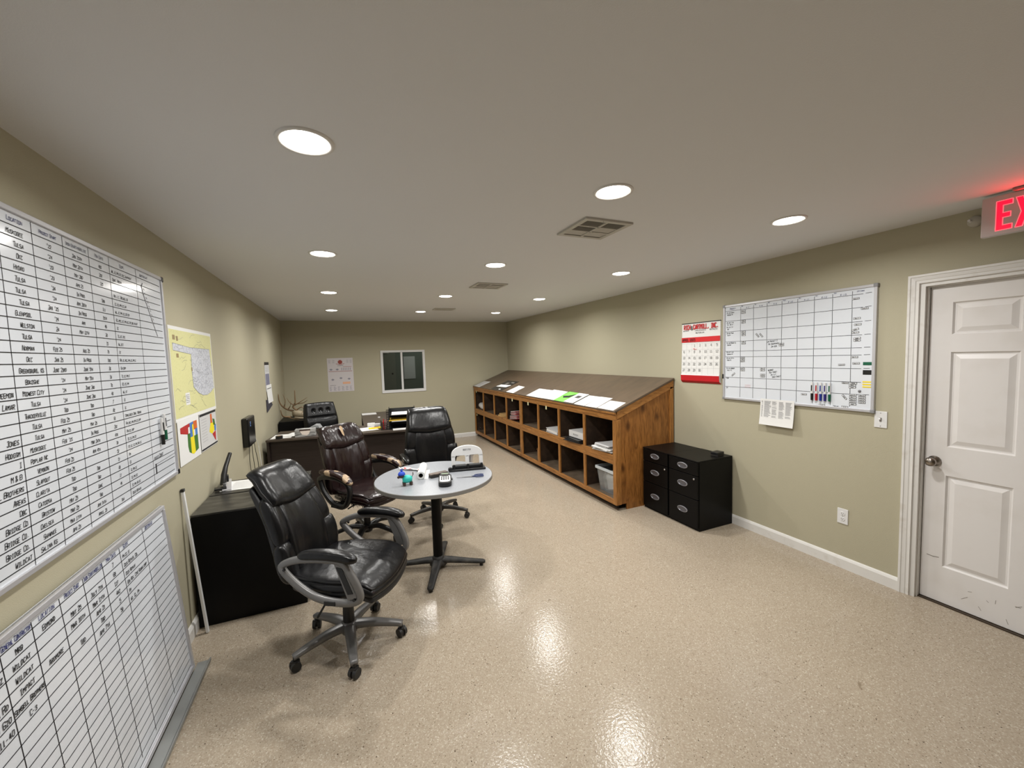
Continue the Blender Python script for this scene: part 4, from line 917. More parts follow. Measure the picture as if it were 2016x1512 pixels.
for k in range(7):
    tag(G().box((3.66 + random.uniform(-.02, .02), 3.63 + random.uniform(-.03, .03), bz + .008 + .011 * k), (.26, .36 - .02 * k, .010), Matrix.Rotation(random.uniform(-.25, .25), 3, 'Z')).make('paper_stack', M_paper if k % 2 else M_paper2),
        'loose stack of white paper in the near top bin, layer %s' % ('at the bottom', 'second from bottom', 'third from bottom', 'in the middle', 'third from top', 'second from top', 'on top')[k], 'paper', 'paper stacks in the near top bin')
t = thing('plastic_tub', 'translucent storage tub with papers in the near bottom bin', 'tub', (3.73, 3.67, .12))
M_tub = mat('translucent tub plastic', (214, 222, 228), .15, trans=.85, alpha=.55)
g = G(); a0, a1, b0, b1 = 3.585, 3.90, 3.47, 3.80; z0, z1 = .121, .40; k = .03
def ring(z, e): return [(a0 + e, b0 + e, z), (a1 - e, b0 + e, z), (a1 - e, b1 - e, z), (a0 + e, b1 - e, z)]
vs = ring(z0, k) + ring(z1, 0) + ring(z1, .004) + ring(z0 + .004, k + .004)
g.add(vs, [(3, 2, 1, 0)] + [(i, (i + 1) % 4, 4 + (i + 1) % 4, 4 + i) for i in range(4)] + [(4 + i, 4 + (i + 1) % 4, 8 + (i + 1) % 4, 8 + i) for i in range(4)] + [(8 + i, 8 + (i + 1) % 4, 12 + (i + 1) % 4, 12 + i) for i in range(4)] + [(12, 13, 14, 15)])
g.make('tub_body', M_tub, t)
g = G(); g.bb((a0 - .012, b0 - .012, z1 - .03), (a0, b1 + .012, z1 + .004)).bb((a1, b0 - .012, z1 - .03), (a1 + .012, b1 + .012, z1 + .004)).bb((a0, b0 - .012, z1 - .03), (a1, b0, z1 + .004)).bb((a0, b1, z1 - .03), (a1, b1 + .012, z1 + .004)); g.make('rim', mat('tub rim', (196, 202, 206), .35), t, bevel=.004)
t = thing('paper_bundle', 'crumpled white papers standing inside the storage tub', 'paper', (3.74, 3.64, .13))
g = G()
for k in range(5): g.box((3.68 + .03 * k, 3.63 + .01 * k, .23 + .01 * (k % 2)), (.003, .20, .16), Matrix.Rotation(.12 * (k - 2), 3, 'X') @ Matrix.Rotation(.1 * k, 3, 'Z'))
g.make('papers', M_paper, t)
t = thing('wood_offcut', 'short wooden board standing in a middle bottom bin', 'board', (3.70, 5.28, .12)); G().box((3.70, 5.245, .30), (.09, .03, .36)).make('board', M_wood, t, bevel=.002)
t = thing('cardboard_box', 'small brown cardboard box in a middle bottom bin', 'box', (3.62, 5.26, .12)); G().box((3.615, 5.25, .20), (.08, .08, .16), Matrix.Rotation(.1, 3, 'Z')).make('box_body', M_card, t, bevel=.002); G().box((3.60, 5.29, .29), (.06, .005, .04), Matrix.Rotation(.6, 3, 'X')).make('flap', M_card, t)
tag(G().tube(spline([(3.58, 6.05, .125), (3.62, 5.98, .128), (3.66, 5.9, .126), (3.70, 5.94, .125)], 6), .005, 6).make('cable_scrap', M_blackp, smooth=True), 'short black cable lying in a bottom bin', 'cable')
tag(G().tube([(3.57 + .03 * math.cos(a), 7.95 + .035 * math.sin(a), .18 + .03 * math.sin(a)) for a in [i * .4 for i in range(14)]], .004, 6).make('cable_coil', M_darkgray, smooth=True), 'small dark coil in the farthest bottom bin', 'cable')

# ================================================================== FILING CABINETS
def ring_pull(g, c, n, s, w, h, th=.004):
    """oval recessed pull: ring + dish on plane with normal n, width axis s"""
    c = Vector(c); n = Vector(n); s = Vector(s); u = n.cross(s); N = 28; vs = []
    prof = [(1.0, .0), (1.0, .006), (.86, .008), (.78, .003), (.5, .0012), (.0, .001)]
    for i in range(N):
        a = 2 * math.pi * i / N
        for r_, d_ in prof: vs.append(c + s * (w / 2 * r_ * math.cos(a)) + u * (h / 2 * r_ * math.sin(a)) + n * d_)
    k = len(prof); g.use(M_pull); g.add(vs, [(i * k + j, ((i + 1) % N) * k + j, ((i + 1) % N) * k + j + 1, i * k + j + 1) for i in range(N) for j in range(2)])
    g.use(M_dish); b0 = len(g.v) - len(vs)
    for i in range(N):
        for j in range(2, k - 1): g.face([b0 + i * k + j, b0 + ((i + 1) % N) * k + j, b0 + ((i + 1) % N) * k + j + 1, b0 + i * k + j + 1])
def filing(name, label, x0, x1, y0, y1, h, face, drawers, handle_z, lockz=None, topm=M_cab, lock_s=1):
    """face: +1 front looks to +x, -1 to -x"""
    t = thing(name, label, 'filing cabinet', ((x0 + x1) / 2, (y0 + y1) / 2, 0))
    fx = x1 if face > 0 else x0; ix = fx - face * .02
    G().bb((min(ix, x0 if face > 0 else x1), y0, 0), (max(ix, x0 if face > 0 else x1), y1, h - .012)).make('body', M_cab, t, bevel=.002)
    G().bb((x0, y0, h - .012), (x1, y1, h)).make('top', topm, t, bevel=.002)
    for (za, zb), hz in zip(drawers, handle_z):
        d = G().bb((min(fx, ix), y0 + .006, za), (max(fx, ix), y1 - .006, zb)).make('drawer', M_cab, t, bevel=.002)
        g = G(); ring_pull(g, (fx, (y0 + y1) / 2, hz), (face, 0, 0), (0, 1, 0), .122, .056); g.make('handle', M_pull, d, smooth=True, angle=50)
    if lockz: G().lathe([(0, 0), (.010, 0), (.009, -.006 * 1), (0, -.006)], (fx, y0 + .045 if lock_s > 0 else y1 - .045, lockz), 16, 'X', cap=False).make('lock', M_silver, t, smooth=True)
    return t
dr = [(.03, .295), (.301, .52), (.526, .648)]; hz = [.165, .42, .592]
filing('filing_cabinet', 'black three-drawer filing cabinet pushed against the pine bin cabinet', 3.889, W - .018, 3.014, 3.376, .662, -1, dr, hz, .49)
filing('filing_cabinet', 'black three-drawer filing cabinet on the right, with a small black box on top', 3.889, W - .018, 2.649, 3.008, .664, -1, dr, hz, .49)
t = thing('small_black_box', 'small black plastic box lying on the right filing cabinet', 'box', (4.23, 2.735, .664)); G().box((4.24, 2.735, .686), (.10, .075, .028), Matrix.Rotation(.1, 3, 'Z')).make('lid', M_blackp, t, bevel=.004); G().box((4.24, 2.735, .669), (.095, .07, .010), Matrix.Rotation(.1, 3, 'Z')).make('base', M_darkgray, t, bevel=.001)
dl_ = [(.03, .345), (.351, .60), (.606, .72)]; hl = [.18, .46, .66]
filing('filing_cabinet', 'large black filing cabinet with scuffed top behind the front chair', .017, .655, 3.068, 3.462, .738, 1, dl_, hl, topm=M_cabtop)
filing('filing_cabinet', 'black filing cabinet carrying the stapler and paper, left wall', .017, .655, 3.466, 3.85, .742, 1, dl_, hl, topm=M_cabtop)
# heavy stapler on it
t = thing('heavy_duty_stapler', 'heavy duty grey and black stapler standing on the left cabinet', 'stapler', (.06, 3.7, .742))
r_ = Matrix.Rotation(math.radians(12), 3, 'Z')
G().box((.075, 3.70, .749), (.06, .33, .012), r_).make('base', M_frame, t, bevel=.003); G().box((.062, 3.575, .758), (.075, .06, .014), r_).make('foot', M_blackp, t, bevel=.003)
G().box((.075, 3.64, .79), (.022, .12, .03), r_ @ Matrix.Rotation(.25, 3, 'X')).make('magazine', M_silver, t, bevel=.002)
G().tube([(.075, 3.60, .775), (.08, 3.62, .85), (.085, 3.66, .90), (.10, 3.75, .985)], [.018, .017, .014, .012], 8, ry=[.02, .018, .014, .012], up=(1, 0, 0)).make('lever', M_blackp, t, smooth=True, angle=50)
G().box((.085, 3.66, .81), (.028, .05, .05), r_).make('head', M_blackp, t, bevel=.005)
t = thing('paper_sheet', 'white printed paper lying beside the heavy duty stapler', 'paper', (.25, 3.68, .743)); G().box((.27, 3.665, .7435), (.40, .27, .002), Matrix.Rotation(-.05, 3, 'Z')).make('sheet', M_paper, t)
F = Flat((.10, 3.55, .7446), (1, 0, 0), (0, 1, 0), .0004).use(M_inkgray)
for k in range(9): F.line([(.02, .02 + k * .024), (random.uniform(.15, .33), .02 + k * .024)], .003)
F.make('print', t)
# corner cabinet with the skull and antlers
filing('filing_cabinet', 'black low cabinet in the far left corner under the antlers', .017, .50, 7.05, 7.75, .775, 1, [(.03, .375), (.381, .76)], [.24, .58])
t = thing('antlered_skull', 'bleached deer skull with branching antlers on the corner cabinet', 'skull', (.27, 7.35, .775))
M_bone = mat('bleached bone', (186, 172, 148), .6, bump=(30, .5, 3, (1, 1, 1), .004)); M_ant = mat('antler brown', (128, 104, 76), .55, bump=(40, .5, 3, (1, 1, 1), .003))
G().tube([(.20, 7.38, .86), (.26, 7.34, .865), (.33, 7.30, .85), (.41, 7.25, .83), (.47, 7.22, .81)], [.04, .055, .045, .028, .016], 12, ry=[.045, .05, .04, .024, .014], up=(0, 0, 1)).make('cranium', M_bone, t, smooth=True)
G().tube([(.22, 7.32, .80), (.30, 7.28, .79), (.44, 7.20, .785)], [.02, .016, .01], 8).make('jaw', M_bone, t, smooth=True)
def antler(base, pts, tines):
    g = G(); n = len(pts); g.tube(spline([base] + pts, 5), [.017 - .011 * i / (5 * n) for i in range(5 * n + 1)], 8)
    for tn in tines: g.tube(spline(tn, 4), [.010 - .008 * i / (4 * (len(tn) - 1)) for i in range(4 * (len(tn) - 1) + 1)], 7)
    return g
antler((.20, 7.40, .90), [(.12, 7.38, .93), (.05, 7.32, 1.0), (.02, 7.28, 1.08), (.015, 7.25, 1.20)], [[(.07, 7.34, .97), (.10, 7.30, 1.08), (.075, 7.28, 1.19)], [(.12, 7.38, .93), (.16, 7.34, .99), (.175, 7.33, 1.07)]]).make('antler', M_ant, t, smooth=True)
antler((.26, 7.36, .91), [(.20, 7.34, .97), (.235, 7.32, 1.04), (.24, 7.3, 1.14), (.245, 7.28, 1.245)], [[(.225, 7.33, 1.0), (.31, 7.30, 1.05), (.42, 7.26, 1.12)], [(.235, 7.32, 1.02), (.35, 7.32, 1.03), (.42, 7.28, 1.075)], [(.22, 7.33, 1.0), (.16, 7.32, 1.05), (.12, 7.31, 1.13)]]).make('antler', M_ant, t, smooth=True)
antler((.16, 7.32, .82), [(.08, 7.27, .83), (.05, 7.22, .87), (.04, 7.2, .95)], [[(.12, 7.3, .82), (.20, 7.2, .80), (.3, 7.12, .79)], [(.26, 7.3, .93), (.33, 7.27, .97), (.36, 7.25, .92), (.32, 7.24, .87)]]).make('antler', M_ant, t, smooth=True)

# ================================================================== ROUND TABLE
tx, ty = 1.578, 3.13; TH = .748
t = thing('round_table', 'round grey laminate table on a black cross base', 'table', (tx, ty, 0))
RT = .458
o = G().lathe([(0, TH - .030), (RT - .004, TH - .030), (RT, TH - .026), (RT, TH - .003), (RT - .003, TH)], (tx, ty, 0), 96, cap=False).make('table_edge', M_lamedge, t, smooth=True, angle=40)
G().lathe([(0, TH + .0002), (RT - .004, TH + .0002), (RT - .002, TH - .001)], (tx, ty, 0), 96, cap=False).make('tabletop', M_lam, t)
G().cyl((tx, ty, .05), (tx, ty, TH - .03), .038, seg=28).make('column', M_blackmet, t, smooth=True, angle=40)
G().lathe([(0, TH - .045), (.16, TH - .045), (.16, TH - .031), (0, TH - .031)], (tx, ty, 0), 24, cap=False).make('mounting_plate', M_blackmet, t)
G().lathe([(0, .03), (.07, .03), (.062, .055), (.045, .085), (.0385, .10), (0, .10)], (tx, ty, 0), 24, cap=False).make('hub', M_dustmet, t, smooth=True)
for k in range(4):
    a = math.radians(-22 + 90 * k); d_ = Vector((math.cos(a), math.sin(a), 0)); c_ = Vector((tx, ty, 0))
    lg = G().tube([c_ + d_ * .02 + Z * .062, c_ + d_ * .10 + Z * .058, c_ + d_ * .25 + Z * .042, c_ + d_ * .36 + Z * .032, c_ + d_ * .378 + Z * .03], [.04, .036, .028, .025, .012], 10, ry=[.02, .018, .015, .013, .008], up=(0, 0, 1)).make('base_leg', M_dustmet, t, smooth=True, angle=60)
    G().cyl(c_ + d_ * .345, c_ + d_ * .345 + Z * .022, .014).make('glide', M_blackp, lg)

tb = TH + .0008
# small toy with blue hat
t = thing('toy_dog', 'small teal toy dog with a blue knitted hat on the round table', 'toy', (1.337, 3.0, tb))
M_teal = mat('teal toy plastic', (46, 190, 178), .4); M_hat = mat('blue hat', (28, 70, 190), .6, bump=(300, .4)); M_dbr = mat('brown toy plastic', (70, 50, 42), .5)
G().tube([(1.318, 3.0, tb + .035), (1.335, 3.0, tb + .036), (1.355, 3.0, tb + .036), (1.372, 3.0, tb + .034)], [.018, .024, .023, .015], 14).make('body', M_teal, t, smooth=True)
for dx in (0, .04):
    for dy in (-.011, .011): G().cyl((1.326 + dx, 3.0 + dy, tb), (1.326 + dx, 3.0 + dy, tb + .02), .008, .009, 10).make('leg', M_dbr, t, smooth=True, angle=40)
G().lathe([(0, -.017), (.012, -.012), (.017, 0), (.013, .011), (0, .016)], (1.312, 2.995, tb + .062), 14, cap=False).make('head', M_dbr, t, smooth=True)
G().cyl((1.308, 2.995, tb + .058), (1.288, 2.993, tb + .053), .010, .006, 10).make('muzzle', M_dbr, t, smooth=True)
G().lathe([(0, .0), (.021, .0), (.021, .006), (.017, .014), (.009, .021), (0, .023)], (1.313, 2.995, tb + .066), 16, cap=False).make('hat', M_hat, t, smooth=True)
G().lathe([(0, -.007), (.006, -.004), (.007, 0), (.006, .004), (0, .007)], (1.314, 2.995, tb + .093), 10, cap=False).make('hat_bobble', M_hat, t, smooth=True)
G().tube([(1.372, 3.0, tb + .045), (1.380, 3.0, tb + .058), (1.379, 3.0, tb + .072)], .003, 6).make('tail', M_dbr, t, smooth=True)
t.scale = (1.25, 1.25, 1.25)
# crumpled tissue
t = thing('crumpled_wrapper', 'crumpled white and red wrapper on the round table', 'wrapper', (1.42, 3.42, tb))
g = G(); n = 9
vs = [Vector((1.35 + .15 * i / n + random.uniform(-.004, .004), 3.47 - .13 * i / n + (j - 1.5) * .02 + random.uniform(-.008, .008), tb + .002 + random.uniform(0, .016))) for i in range(n + 1) for j in range(4)]
g.use(M_paper).use(M_inkred)
base = len(g.v); g.v += vs
for i in range(n):
    for j in range(3): g.use(M_inkred if random.random() < .22 else M_paper); g.face([base + i * 4 + j, base + (i + 1) * 4 + j, base + (i + 1) * 4 + j + 1, base + i * 4 + j + 1])
o = g.make('foil', None, t); sd_ = o.modifiers.new('thick', 'SOLIDIFY'); sd_.thickness = .0008
# paper roll
t = thing('paper_roll', 'roll of white paper with dark core lying on the round table', 'roll', (1.50, 3.22, tb))
a = Vector((1.462, 3.085, tb + .031)); b = Vector((1.535, 3.36, tb + .031)); q = (b - a).to_track_quat('Z', 'Y').to_matrix(); L = (b - a).length
G().lathe([(.017, .0), (.0305, .0), (.031, .002), (.031, L - .002), (.0305, L), (.017, L), (.017, 0)], a, 32, rot=q, cap=False).make('paper', M_paper, t, smooth=True, angle=40)
G().lathe([(.0168, .001), (.0168, L - .001), (.0145, L - .001), (.0145, .001), (.0168, .001)], a, 24, rot=q, cap=False).make('core', mat('dark core card', (46, 40, 36), .8), t, smooth=True, angle=40)
G().box(a * .5 + b * .5 + Vector((.034, -.02, -.0305)), (.03, L * .9, .0006), Matrix.Rotation(math.atan2(-(b - a).x, (b - a).y), 3, 'Z')).make('loose_end', M_paper, t)
t = thing('eraser_block', 'dark brown board eraser lying by the paper roll', 'eraser', (1.60, 3.12, tb))
r_ = Matrix.Rotation(math.radians(12), 3, 'Z'); G().box((1.603, 3.105, tb + .010), (.145, .05, .02), r_).make('felt', mat('charcoal felt', (48, 46, 46), .9), t, bevel=.002); G().box((1.603, 3.105, tb + .025), (.147, .052, .010), r_).make('back', mat('worn brown back', (104, 88, 76), .5, var=(20, (60, 50, 44), .4, .6)), t, bevel=.003)
# label maker
t = thing('label_maker', 'handheld black and silver label maker with grey screen on the round table', 'label maker', (1.622, 2.93, tb))
r_ = Matrix.Rotation(math.radians(-14), 3, 'Z'); c_ = Vector((1.612, 2.92, tb))
def LB(x, y, z): return c_ + r_ @ Vector((x, y, z))
def rrect(w, h, rad, n=6):
    out = []
    for cx, cy, a0 in ((w / 2 - rad, h / 2 - rad, 0), (-w / 2 + rad, h / 2 - rad, 90), (-w / 2 + rad, -h / 2 + rad, 180), (w / 2 - rad, -h / 2 + rad, 270)):
        for k in range(n + 1): a = math.radians(a0 + 90 * k / n); out.append((cx + rad * math.cos(a), cy + rad * math.sin(a)))
    return out
up_ = Vector((0, 0, 1))
G().prism([LB(x, y, 0) for x, y in rrect(.096, .235, .040)], (0, 0, .034)).make('case', M_blackp, t, bevel=.006)
G().prism([LB(x, y - .02, .034) for x, y in rrect(.078, .165, .03)], (0, 0, .005)).make('faceplate', M_whitep, t, bevel=.002)
G().box(LB(0, .075, .040), (.070, .055, .010), r_).make('screen_bezel', M_blackp, t, bevel=.002)
G().box(LB(0, .078, .0455), (.052, .026, .002), r_).make('screen', mat('lcd green grey', (148, 164, 140), .2), t)
G().box(LB(0, .038, .0405), (.05, .012, .004), r_).make('navigation_keys', M_darkgray, t, bevel=.002)
g = G()
for i in range(4):
    for j in range(4): g.box(LB(-.024 + .016 * i, .014 - .022 * j, .0405), (.008, .016, .003), r_)
g.make('keys', M_blackp, t)
G().box(LB(.050, .01, .02), (.01, .03, .014), r_).make('cutter_button', M_blackp, t, bevel=.003)
# hole punch
t = thing('hole_punch', 'white three-hole punch with black base on the round table', 'hole punch', (1.865, 3.17, tb))
a = Vector((1.735, 3.20, 0)); b = Vector((2.0, 3.15, 0)); dx = (b - a).normalized(); dy = Vector((-dx.y, dx.x, 0)); L = (b - a).length
def HP(s_, u_, z_): return a + dx * s_ + dy * u_ + Z * (tb + z_)
r_ = Matrix((dx, dy, Z)).transposed()
G().box(HP(L / 2, 0, .008), (L + .02, .085, .016), r_).make('base', M_blackp, t, bevel=.005)
G().box(HP(L / 2, .012, .028), (L * .95, .05, .026), r_).make('punch_rail', M_blackp, t, bevel=.006)
for s_ in (.02, L / 2, L - .02): G().cyl(HP(s_, -.012, .012), HP(s_, -.012, .05), .011, .009, 14).make('punch_head', M_blackp, t, smooth=True, angle=40)
G().cyl(HP(-.012, -.005, .017), HP(-.012, -.04, .017), .017, seg=16).make('paper_guide_knob', M_blackp, t, smooth=True, angle=40)
# handle: arched sheet with two windows, leaning back
def arch(s_, h_):  # outline helper
    return s_, h_
lean = Matrix.Rotation(0, 3, 'X'); Wd = L * .98; Hh = .165
outer = [(0, 0), (0, .08)] + [(Wd / 2 - Wd / 2 * math.cos(a_), .08 + (Hh - .08) * math.sin(a_) ** .8) for a_ in [math.pi * k / 16 for k in range(1, 16)]] + [(Wd, .08), (Wd, 0)]
def cellwin(s0, s1): return [(s0, .0), (s0, .075), (s0 + .012, .085), (s1 - .012, .085), (s1, .075), (s1, .0)]
g = G(); th_ = .016
def panel(pts): g.prism([HP(.003 + x, .02 + y * .14, .03 + y) for x, y in pts], dy * th_)
sw = .032; mid = Wd / 2
panel([(0, 0), (sw, 0), (sw, .085), (0, .085)]); panel([(Wd - sw, 0), (Wd, 0), (Wd, .085), (Wd - sw, .085)]); panel([(mid - sw / 2, 0), (mid + sw / 2, 0), (mid + sw / 2, .085), (mid - sw / 2, .085)])
top = [(0, .07)] + [(Wd / 2 - Wd / 2 * math.cos(a_), .08 + (Hh - .08) * math.sin(a_) ** .75) for a_ in [math.pi * k / 18 for k in range(0, 19)]] + [(Wd, .07), (Wd - sw, .07), (Wd - sw - .006, .083), (mid + sw / 2 + .006, .083), (mid + sw / 2, .07), (mid - sw / 2, .07), (mid - sw / 2 - .006, .083), (sw + .006, .083), (sw, .07)]
panel(top); g.make('handle', M_whitep, t, bevel=.003)
F = Flat(HP(.003 + mid, .02 + .125 * .14 - .001, .03 + .125), dx, (dy * .14 + Z).normalized(), .0015).use(M_inkgray); F.text('BOSTITCH', 0, 0, .011, .0022, pitch=.75, slant=0, jit=0, small=1); F.make('handle_print', t)
# scissors
t = thing('scissors', 'scissors with dark blue handles lying on the round table', 'scissors', (1.82, 2.96, tb))
p0 = Vector((1.715, 2.975, tb + .004)); p1 = Vector((1.845, 2.955, tb + .004)); dd = (p1 - p0).normalized(); nn = Vector((-dd.y, dd.x, 0))
for s_ in (1, -1):
    G().prism([p0 + Z * (.001 * s_), p0 + dd * .13 + nn * (.009 * s_) + Z * (.001 * s_), p0 + dd * .135 - nn * (.002 * s_) + Z * (.001 * s_)], (0, 0, .0018)).make('blade', M_silver, t)
    c_ = p0 + dd * .178 + nn * (.019 * s_) + Z * .003
    pts = [c_ + dd * ((.034 if s_ > 0 else .030) * math.cos(a_)) + nn * (.014 * math.sin(a_)) for a_ in [2 * math.pi * k / 20 for k in range(20)]]
    g = G(); g.tube(pts, .0038, 8, closed=True); g.tube([p0 + dd * .12, p0 + dd * .135 - nn * (.004 * s_), p0 + dd * .155 + nn * (.008 * s_)], .006, 8); g.make('handle', mat('navy handle', (34, 48, 92), .4), t, smooth=True)
G().cyl(p0 + dd * .125, p0 + dd * .125 + Z * .006, .004).make('pivot', M_silver, t)
t = tag(G().box((1.452, 2.78, tb + .0004), (.055, .014, .0006), Matrix.Rotation(-.15, 3, 'Z')).make('tape_strip', mat('clear tape', (196, 198, 198), .3)), 'small clear tape strip stuck on the near side of the round table', 'tape') if False else None

# ================================================================== DESK
da = math.radians(-7.2); dO = Vector((.045, 5.66, 0)); ds = Vector((math.cos(da), math.sin(da), 0)); du = Vector((-math.sin(da), math.cos(da), 0)); dR = Matrix((ds, du, Z)).transposed()
def DP(s_, u_, z_): return dO + ds * s_ + du * u_ + Z * z_
DT = .742; DL = 1.86
t = thing('office_desk', 'dark walnut L-shaped desk with modesty panel in front of the back wall', 'desk', DP(.9, .3, 0), 0)
G().box(DP(DL / 2, .33, DT - .0125), (DL, .66, .025), dR).make('desktop', M_desktop, t, bevel=.002)
G().box(DP(.0155, .33, (DT - .025) / 2), (.027, .62, DT - .027), dR).make('side_panel', M_desk, t, bevel=.001); G().box(DP(DL - .0155, .33, (DT - .025) / 2), (.027, .62, DT - .027), dR).make('side_panel', M_desk, t, bevel=.001)
G().box(DP(DL / 2, .075, (DT - .025) / 2 + .01), (DL - .06, .018, DT - .05), dR).make('modesty_panel', M_desk, t)
g = G(); ry = 5.99
g.prism([(1.205, ry + .0, DT - .024), (DP(DL, 0, 0).x - .02, ry - .05, DT - .024), (DP(DL, 0, 0).x - .02, 7.66, DT - .024), (1.235, 7.66, DT - .024)], (0, 0, .0245)); g.make('return_top', M_desktop, t, bevel=.002)
G().bb((1.24, 7.60, 0), (1.84, 7.63, DT - .026)).make('side_panel', M_desk, t); G().bb((1.80, 6.15, 0), (1.82, 7.6, DT - .026)).make('modesty_panel', M_desk, t)
dz = DT + .0006
def desk_sheet(label, s_, u_, w, h, rot=0, m=M_paper, z=0, n=6, th=.0015):
    t = thing('paper_sheet', label, 'paper', DP(s_, u_, dz + z)); G().box(DP(s_, u_, dz + z + th / 2), (w, h, th), Matrix.Rotation(rot, 3, 'Z') @ dR).make('sheet', m, t)
    if n:
        r_ = Matrix.Rotation(rot, 3, 'Z') @ dR; F = Flat(DP(s_, u_, dz + z + th) - r_ @ Vector((w / 2, h / 2, 0)), r_ @ Vector((1, 0, 0)), r_ @ Vector((0, 1, 0)), .0004).use(M_inkgray)
        for k in range(n): F.line([(w * .1, h * (.1 + .8 * k / n)), (w * random.uniform(.4, .9), h * (.1 + .8 * k / n))], .003)
        F.make('print', t)
    return t
desk_sheet('white papers spread at the left end of the dark desk', .14, .22, .23, .30, .05, n=5)
desk_sheet('white paper lying over others beside the grey tissue box', .265, .30, .2, .28, -.2, z=.003)
t = thing('tape_roll', 'black roll of tape on the white papers, left desk end', 'tape', DP(.135, .05, dz)); G().lathe([(.022, 0), (.040, 0), (.040, .034), (.022, .034), (.022, 0)], DP(.135, .07, dz + .0016), 28, cap=False).make('tape', M_blackp, t, smooth=True, angle=40); G().lathe([(.018, .001), (.0218, .001), (.0218, .033), (.018, .033), (.018, .001)], DP(.135, .07, dz + .0016), 24, cap=False).make('core', M_tan, t, smooth=True, angle=40)
t = thing('tissue_box', 'grey marbled tissue box on the desk with a tissue showing', 'box', DP(.42, .10, dz))
r_ = Matrix.Rotation(.1, 3, 'Z') @ dR; cB = DP(.425, .13, dz)
G().box(cB + Z * .047, (.235, .125, .093), r_).make('carton', mat('grey marbled card', (182, 182, 180), .5, var=(9, (116, 116, 114), .4, .6, (1, 1, 6))), t, bevel=.003)
F = Flat(cB + r_ @ Vector((0, -.0628, .075)), r_ @ Vector((1, 0, 0)), Z, .0006).use(mat('dark brown slot', (74, 58, 50), .8)); F.poly([(-.062, .020), (-.066, 0), (-.04, -.035), (.04, -.035), (.062, 0), (.060, .020)]); F.make('opening', t)
F = Flat(cB + r_ @ Vector((0, -.0628, .075)), r_ @ Vector((1, 0, 0)), Z, .0014).use(mat('cream tissue', (232, 220, 210), .8)); F.poly([(-.060, 0), (-.035, -.045), (.02, -.060), (.045, -.04), (.060, 0)]); F.make('tissue', t)
t = thing('document_stand', 'grey tent-shaped stand behind the tissue box on the desk', 'stand', DP(.4, .5, dz))
G().prism([DP(.31, .30, dz + .004), DP(.50, .30, dz + .105), DP(.545, .30, dz + .10), DP(.60, .30, dz + .004)], du * .16).make('wedge', mat('light grey plastic', (150, 152, 154), .4), t, bevel=.003)
G().prism([DP(.46, .296, dz + .03), DP(.49, .296, dz + .07), DP(.55, .296, dz + .07), DP(.575, .296, dz + .03)], du * .003).make('recess', M_darkgray, t)
desk_sheet('white papers in the middle of the desk beside the pencil cup', 1.17, .30, .22, .28, .3, z=0, n=4)
t = thing('sticky_pad', 'yellow pad lying on the desk by the pencil cup', 'pad', DP(1.25, .35, dz)); G().box(DP(1.26, .30, dz + .009), (.16, .08, .014), Matrix.Rotation(.2, 3, 'Z') @ dR).make('pad', M_yellow, t, bevel=.001); G().box(DP(1.26, .30, dz + .0175), (.10, .04, .002), Matrix.Rotation(.25, 3, 'Z') @ dR).make('top_note', mat('orange note', (230, 160, 60), .6), t)
t = thing('card_box', 'small white carton on the desk behind the yellow pad', 'box', DP(1.22, .48, dz)); G().box(DP(1.20, .50, dz + .025), (.10, .05, .05), dR).make('carton', M_paper, t, bevel=.001); G().box(DP(1.29, .50, dz + .02), (.08, .06, .035), dR).make('lid', M_paper2, t, bevel=.001)
def mesh_cup():
    t = thing('pencil_cup', 'black mesh cup of pens beside the black tray sorter', 'cup', DP(1.385, .17, dz)); c_ = DP(1.385, .17, dz)
    g = G(); w = .042
    for k in range(9):
        q = -w + 2 * w * k / 8
        for sx, sy in ((q, -w), (q, w), (-w, q), (w, q)): g.tube([c_ + dR @ Vector((sx, sy, 0)), c_ + dR @ Vector((sx * 1.05, sy * 1.05, .095))], .0018, 4)
    for z in (.002, .03, .06, .093): g.tube([c_ + dR @ Vector((x, y, z)) for x, y in ((-w, -w), (w, -w), (w, w), (-w, w))], .0025, 4, closed=True)
    g.box(c_ + Z * .002, (2 * w, 2 * w, .003), dR); g.make('mesh', M_blackp, t)
    return c_
c_ = mesh_cup()
for k, (m_, nm, dx_, dy_) in enumerate(((M_inkred, 'red', .0, .01), (mat('pink plastic', (214, 120, 130), .4), 'pink', .015, -.01), (M_blackp, 'black', -.02, .0), (M_whitep, 'white', .022, .015), (M_redp, 'dark red', -.008, -.018))):
    t = thing('pen', '%s pen standing in the black mesh cup' % nm, 'pen', c_ + Vector((dx_, dy_, .003)), 0, 'pens in the mesh cup')
    p0 = c_ + Vector((dx_, dy_, .004)); p1 = p0 + Vector((dx_ * .9, dy_ * .9, .135 - .006 * k)); G().cyl(p0, p0.lerp(p1, .8), .0045).make('barrel', m_, t); G().cyl(p0.lerp(p1, .8), p1, .0055).make('cap', m_, t)
t = thing('letter_tray', 'black mesh three-tier letter tray on the desk', 'tray', DP(1.65, .3, dz))
def tray_side(s_, u_):
    g = G()
    for k in range(6): g.box(DP(s_, u_ + .29 * k / 5, dz + .135), (.006, .008, .27), dR)
    for z in [0.008 + .0435 * k for k in range(7)]: g.box(DP(s_, u_ + .145, dz + z), (.006, .30, .012), dR)
    g.make('side_grille', M_blackp, t)
tray_side(1.455, .12); tray_side(1.80, .12)
g = G()
for q in (0, .02, .04): g.box(DP(1.425 + q, .118, dz + .137), (.006, .005, .27), dR)
for k in range(9): g.box(DP(1.445, .118, dz + .012 + .032 * k), (.046, .005, .008), dR)
g.make('front_grille', M_blackp, t)
for z in (.006, .10, .19): G().box(DP(1.628, .27, dz + z), (.34, .31, .005), dR).make('tier', M_blackp, t)
G().box(DP(1.628, .425, dz + .13), (.34, .005, .25), dR).make('back_grille', M_blackp, t)
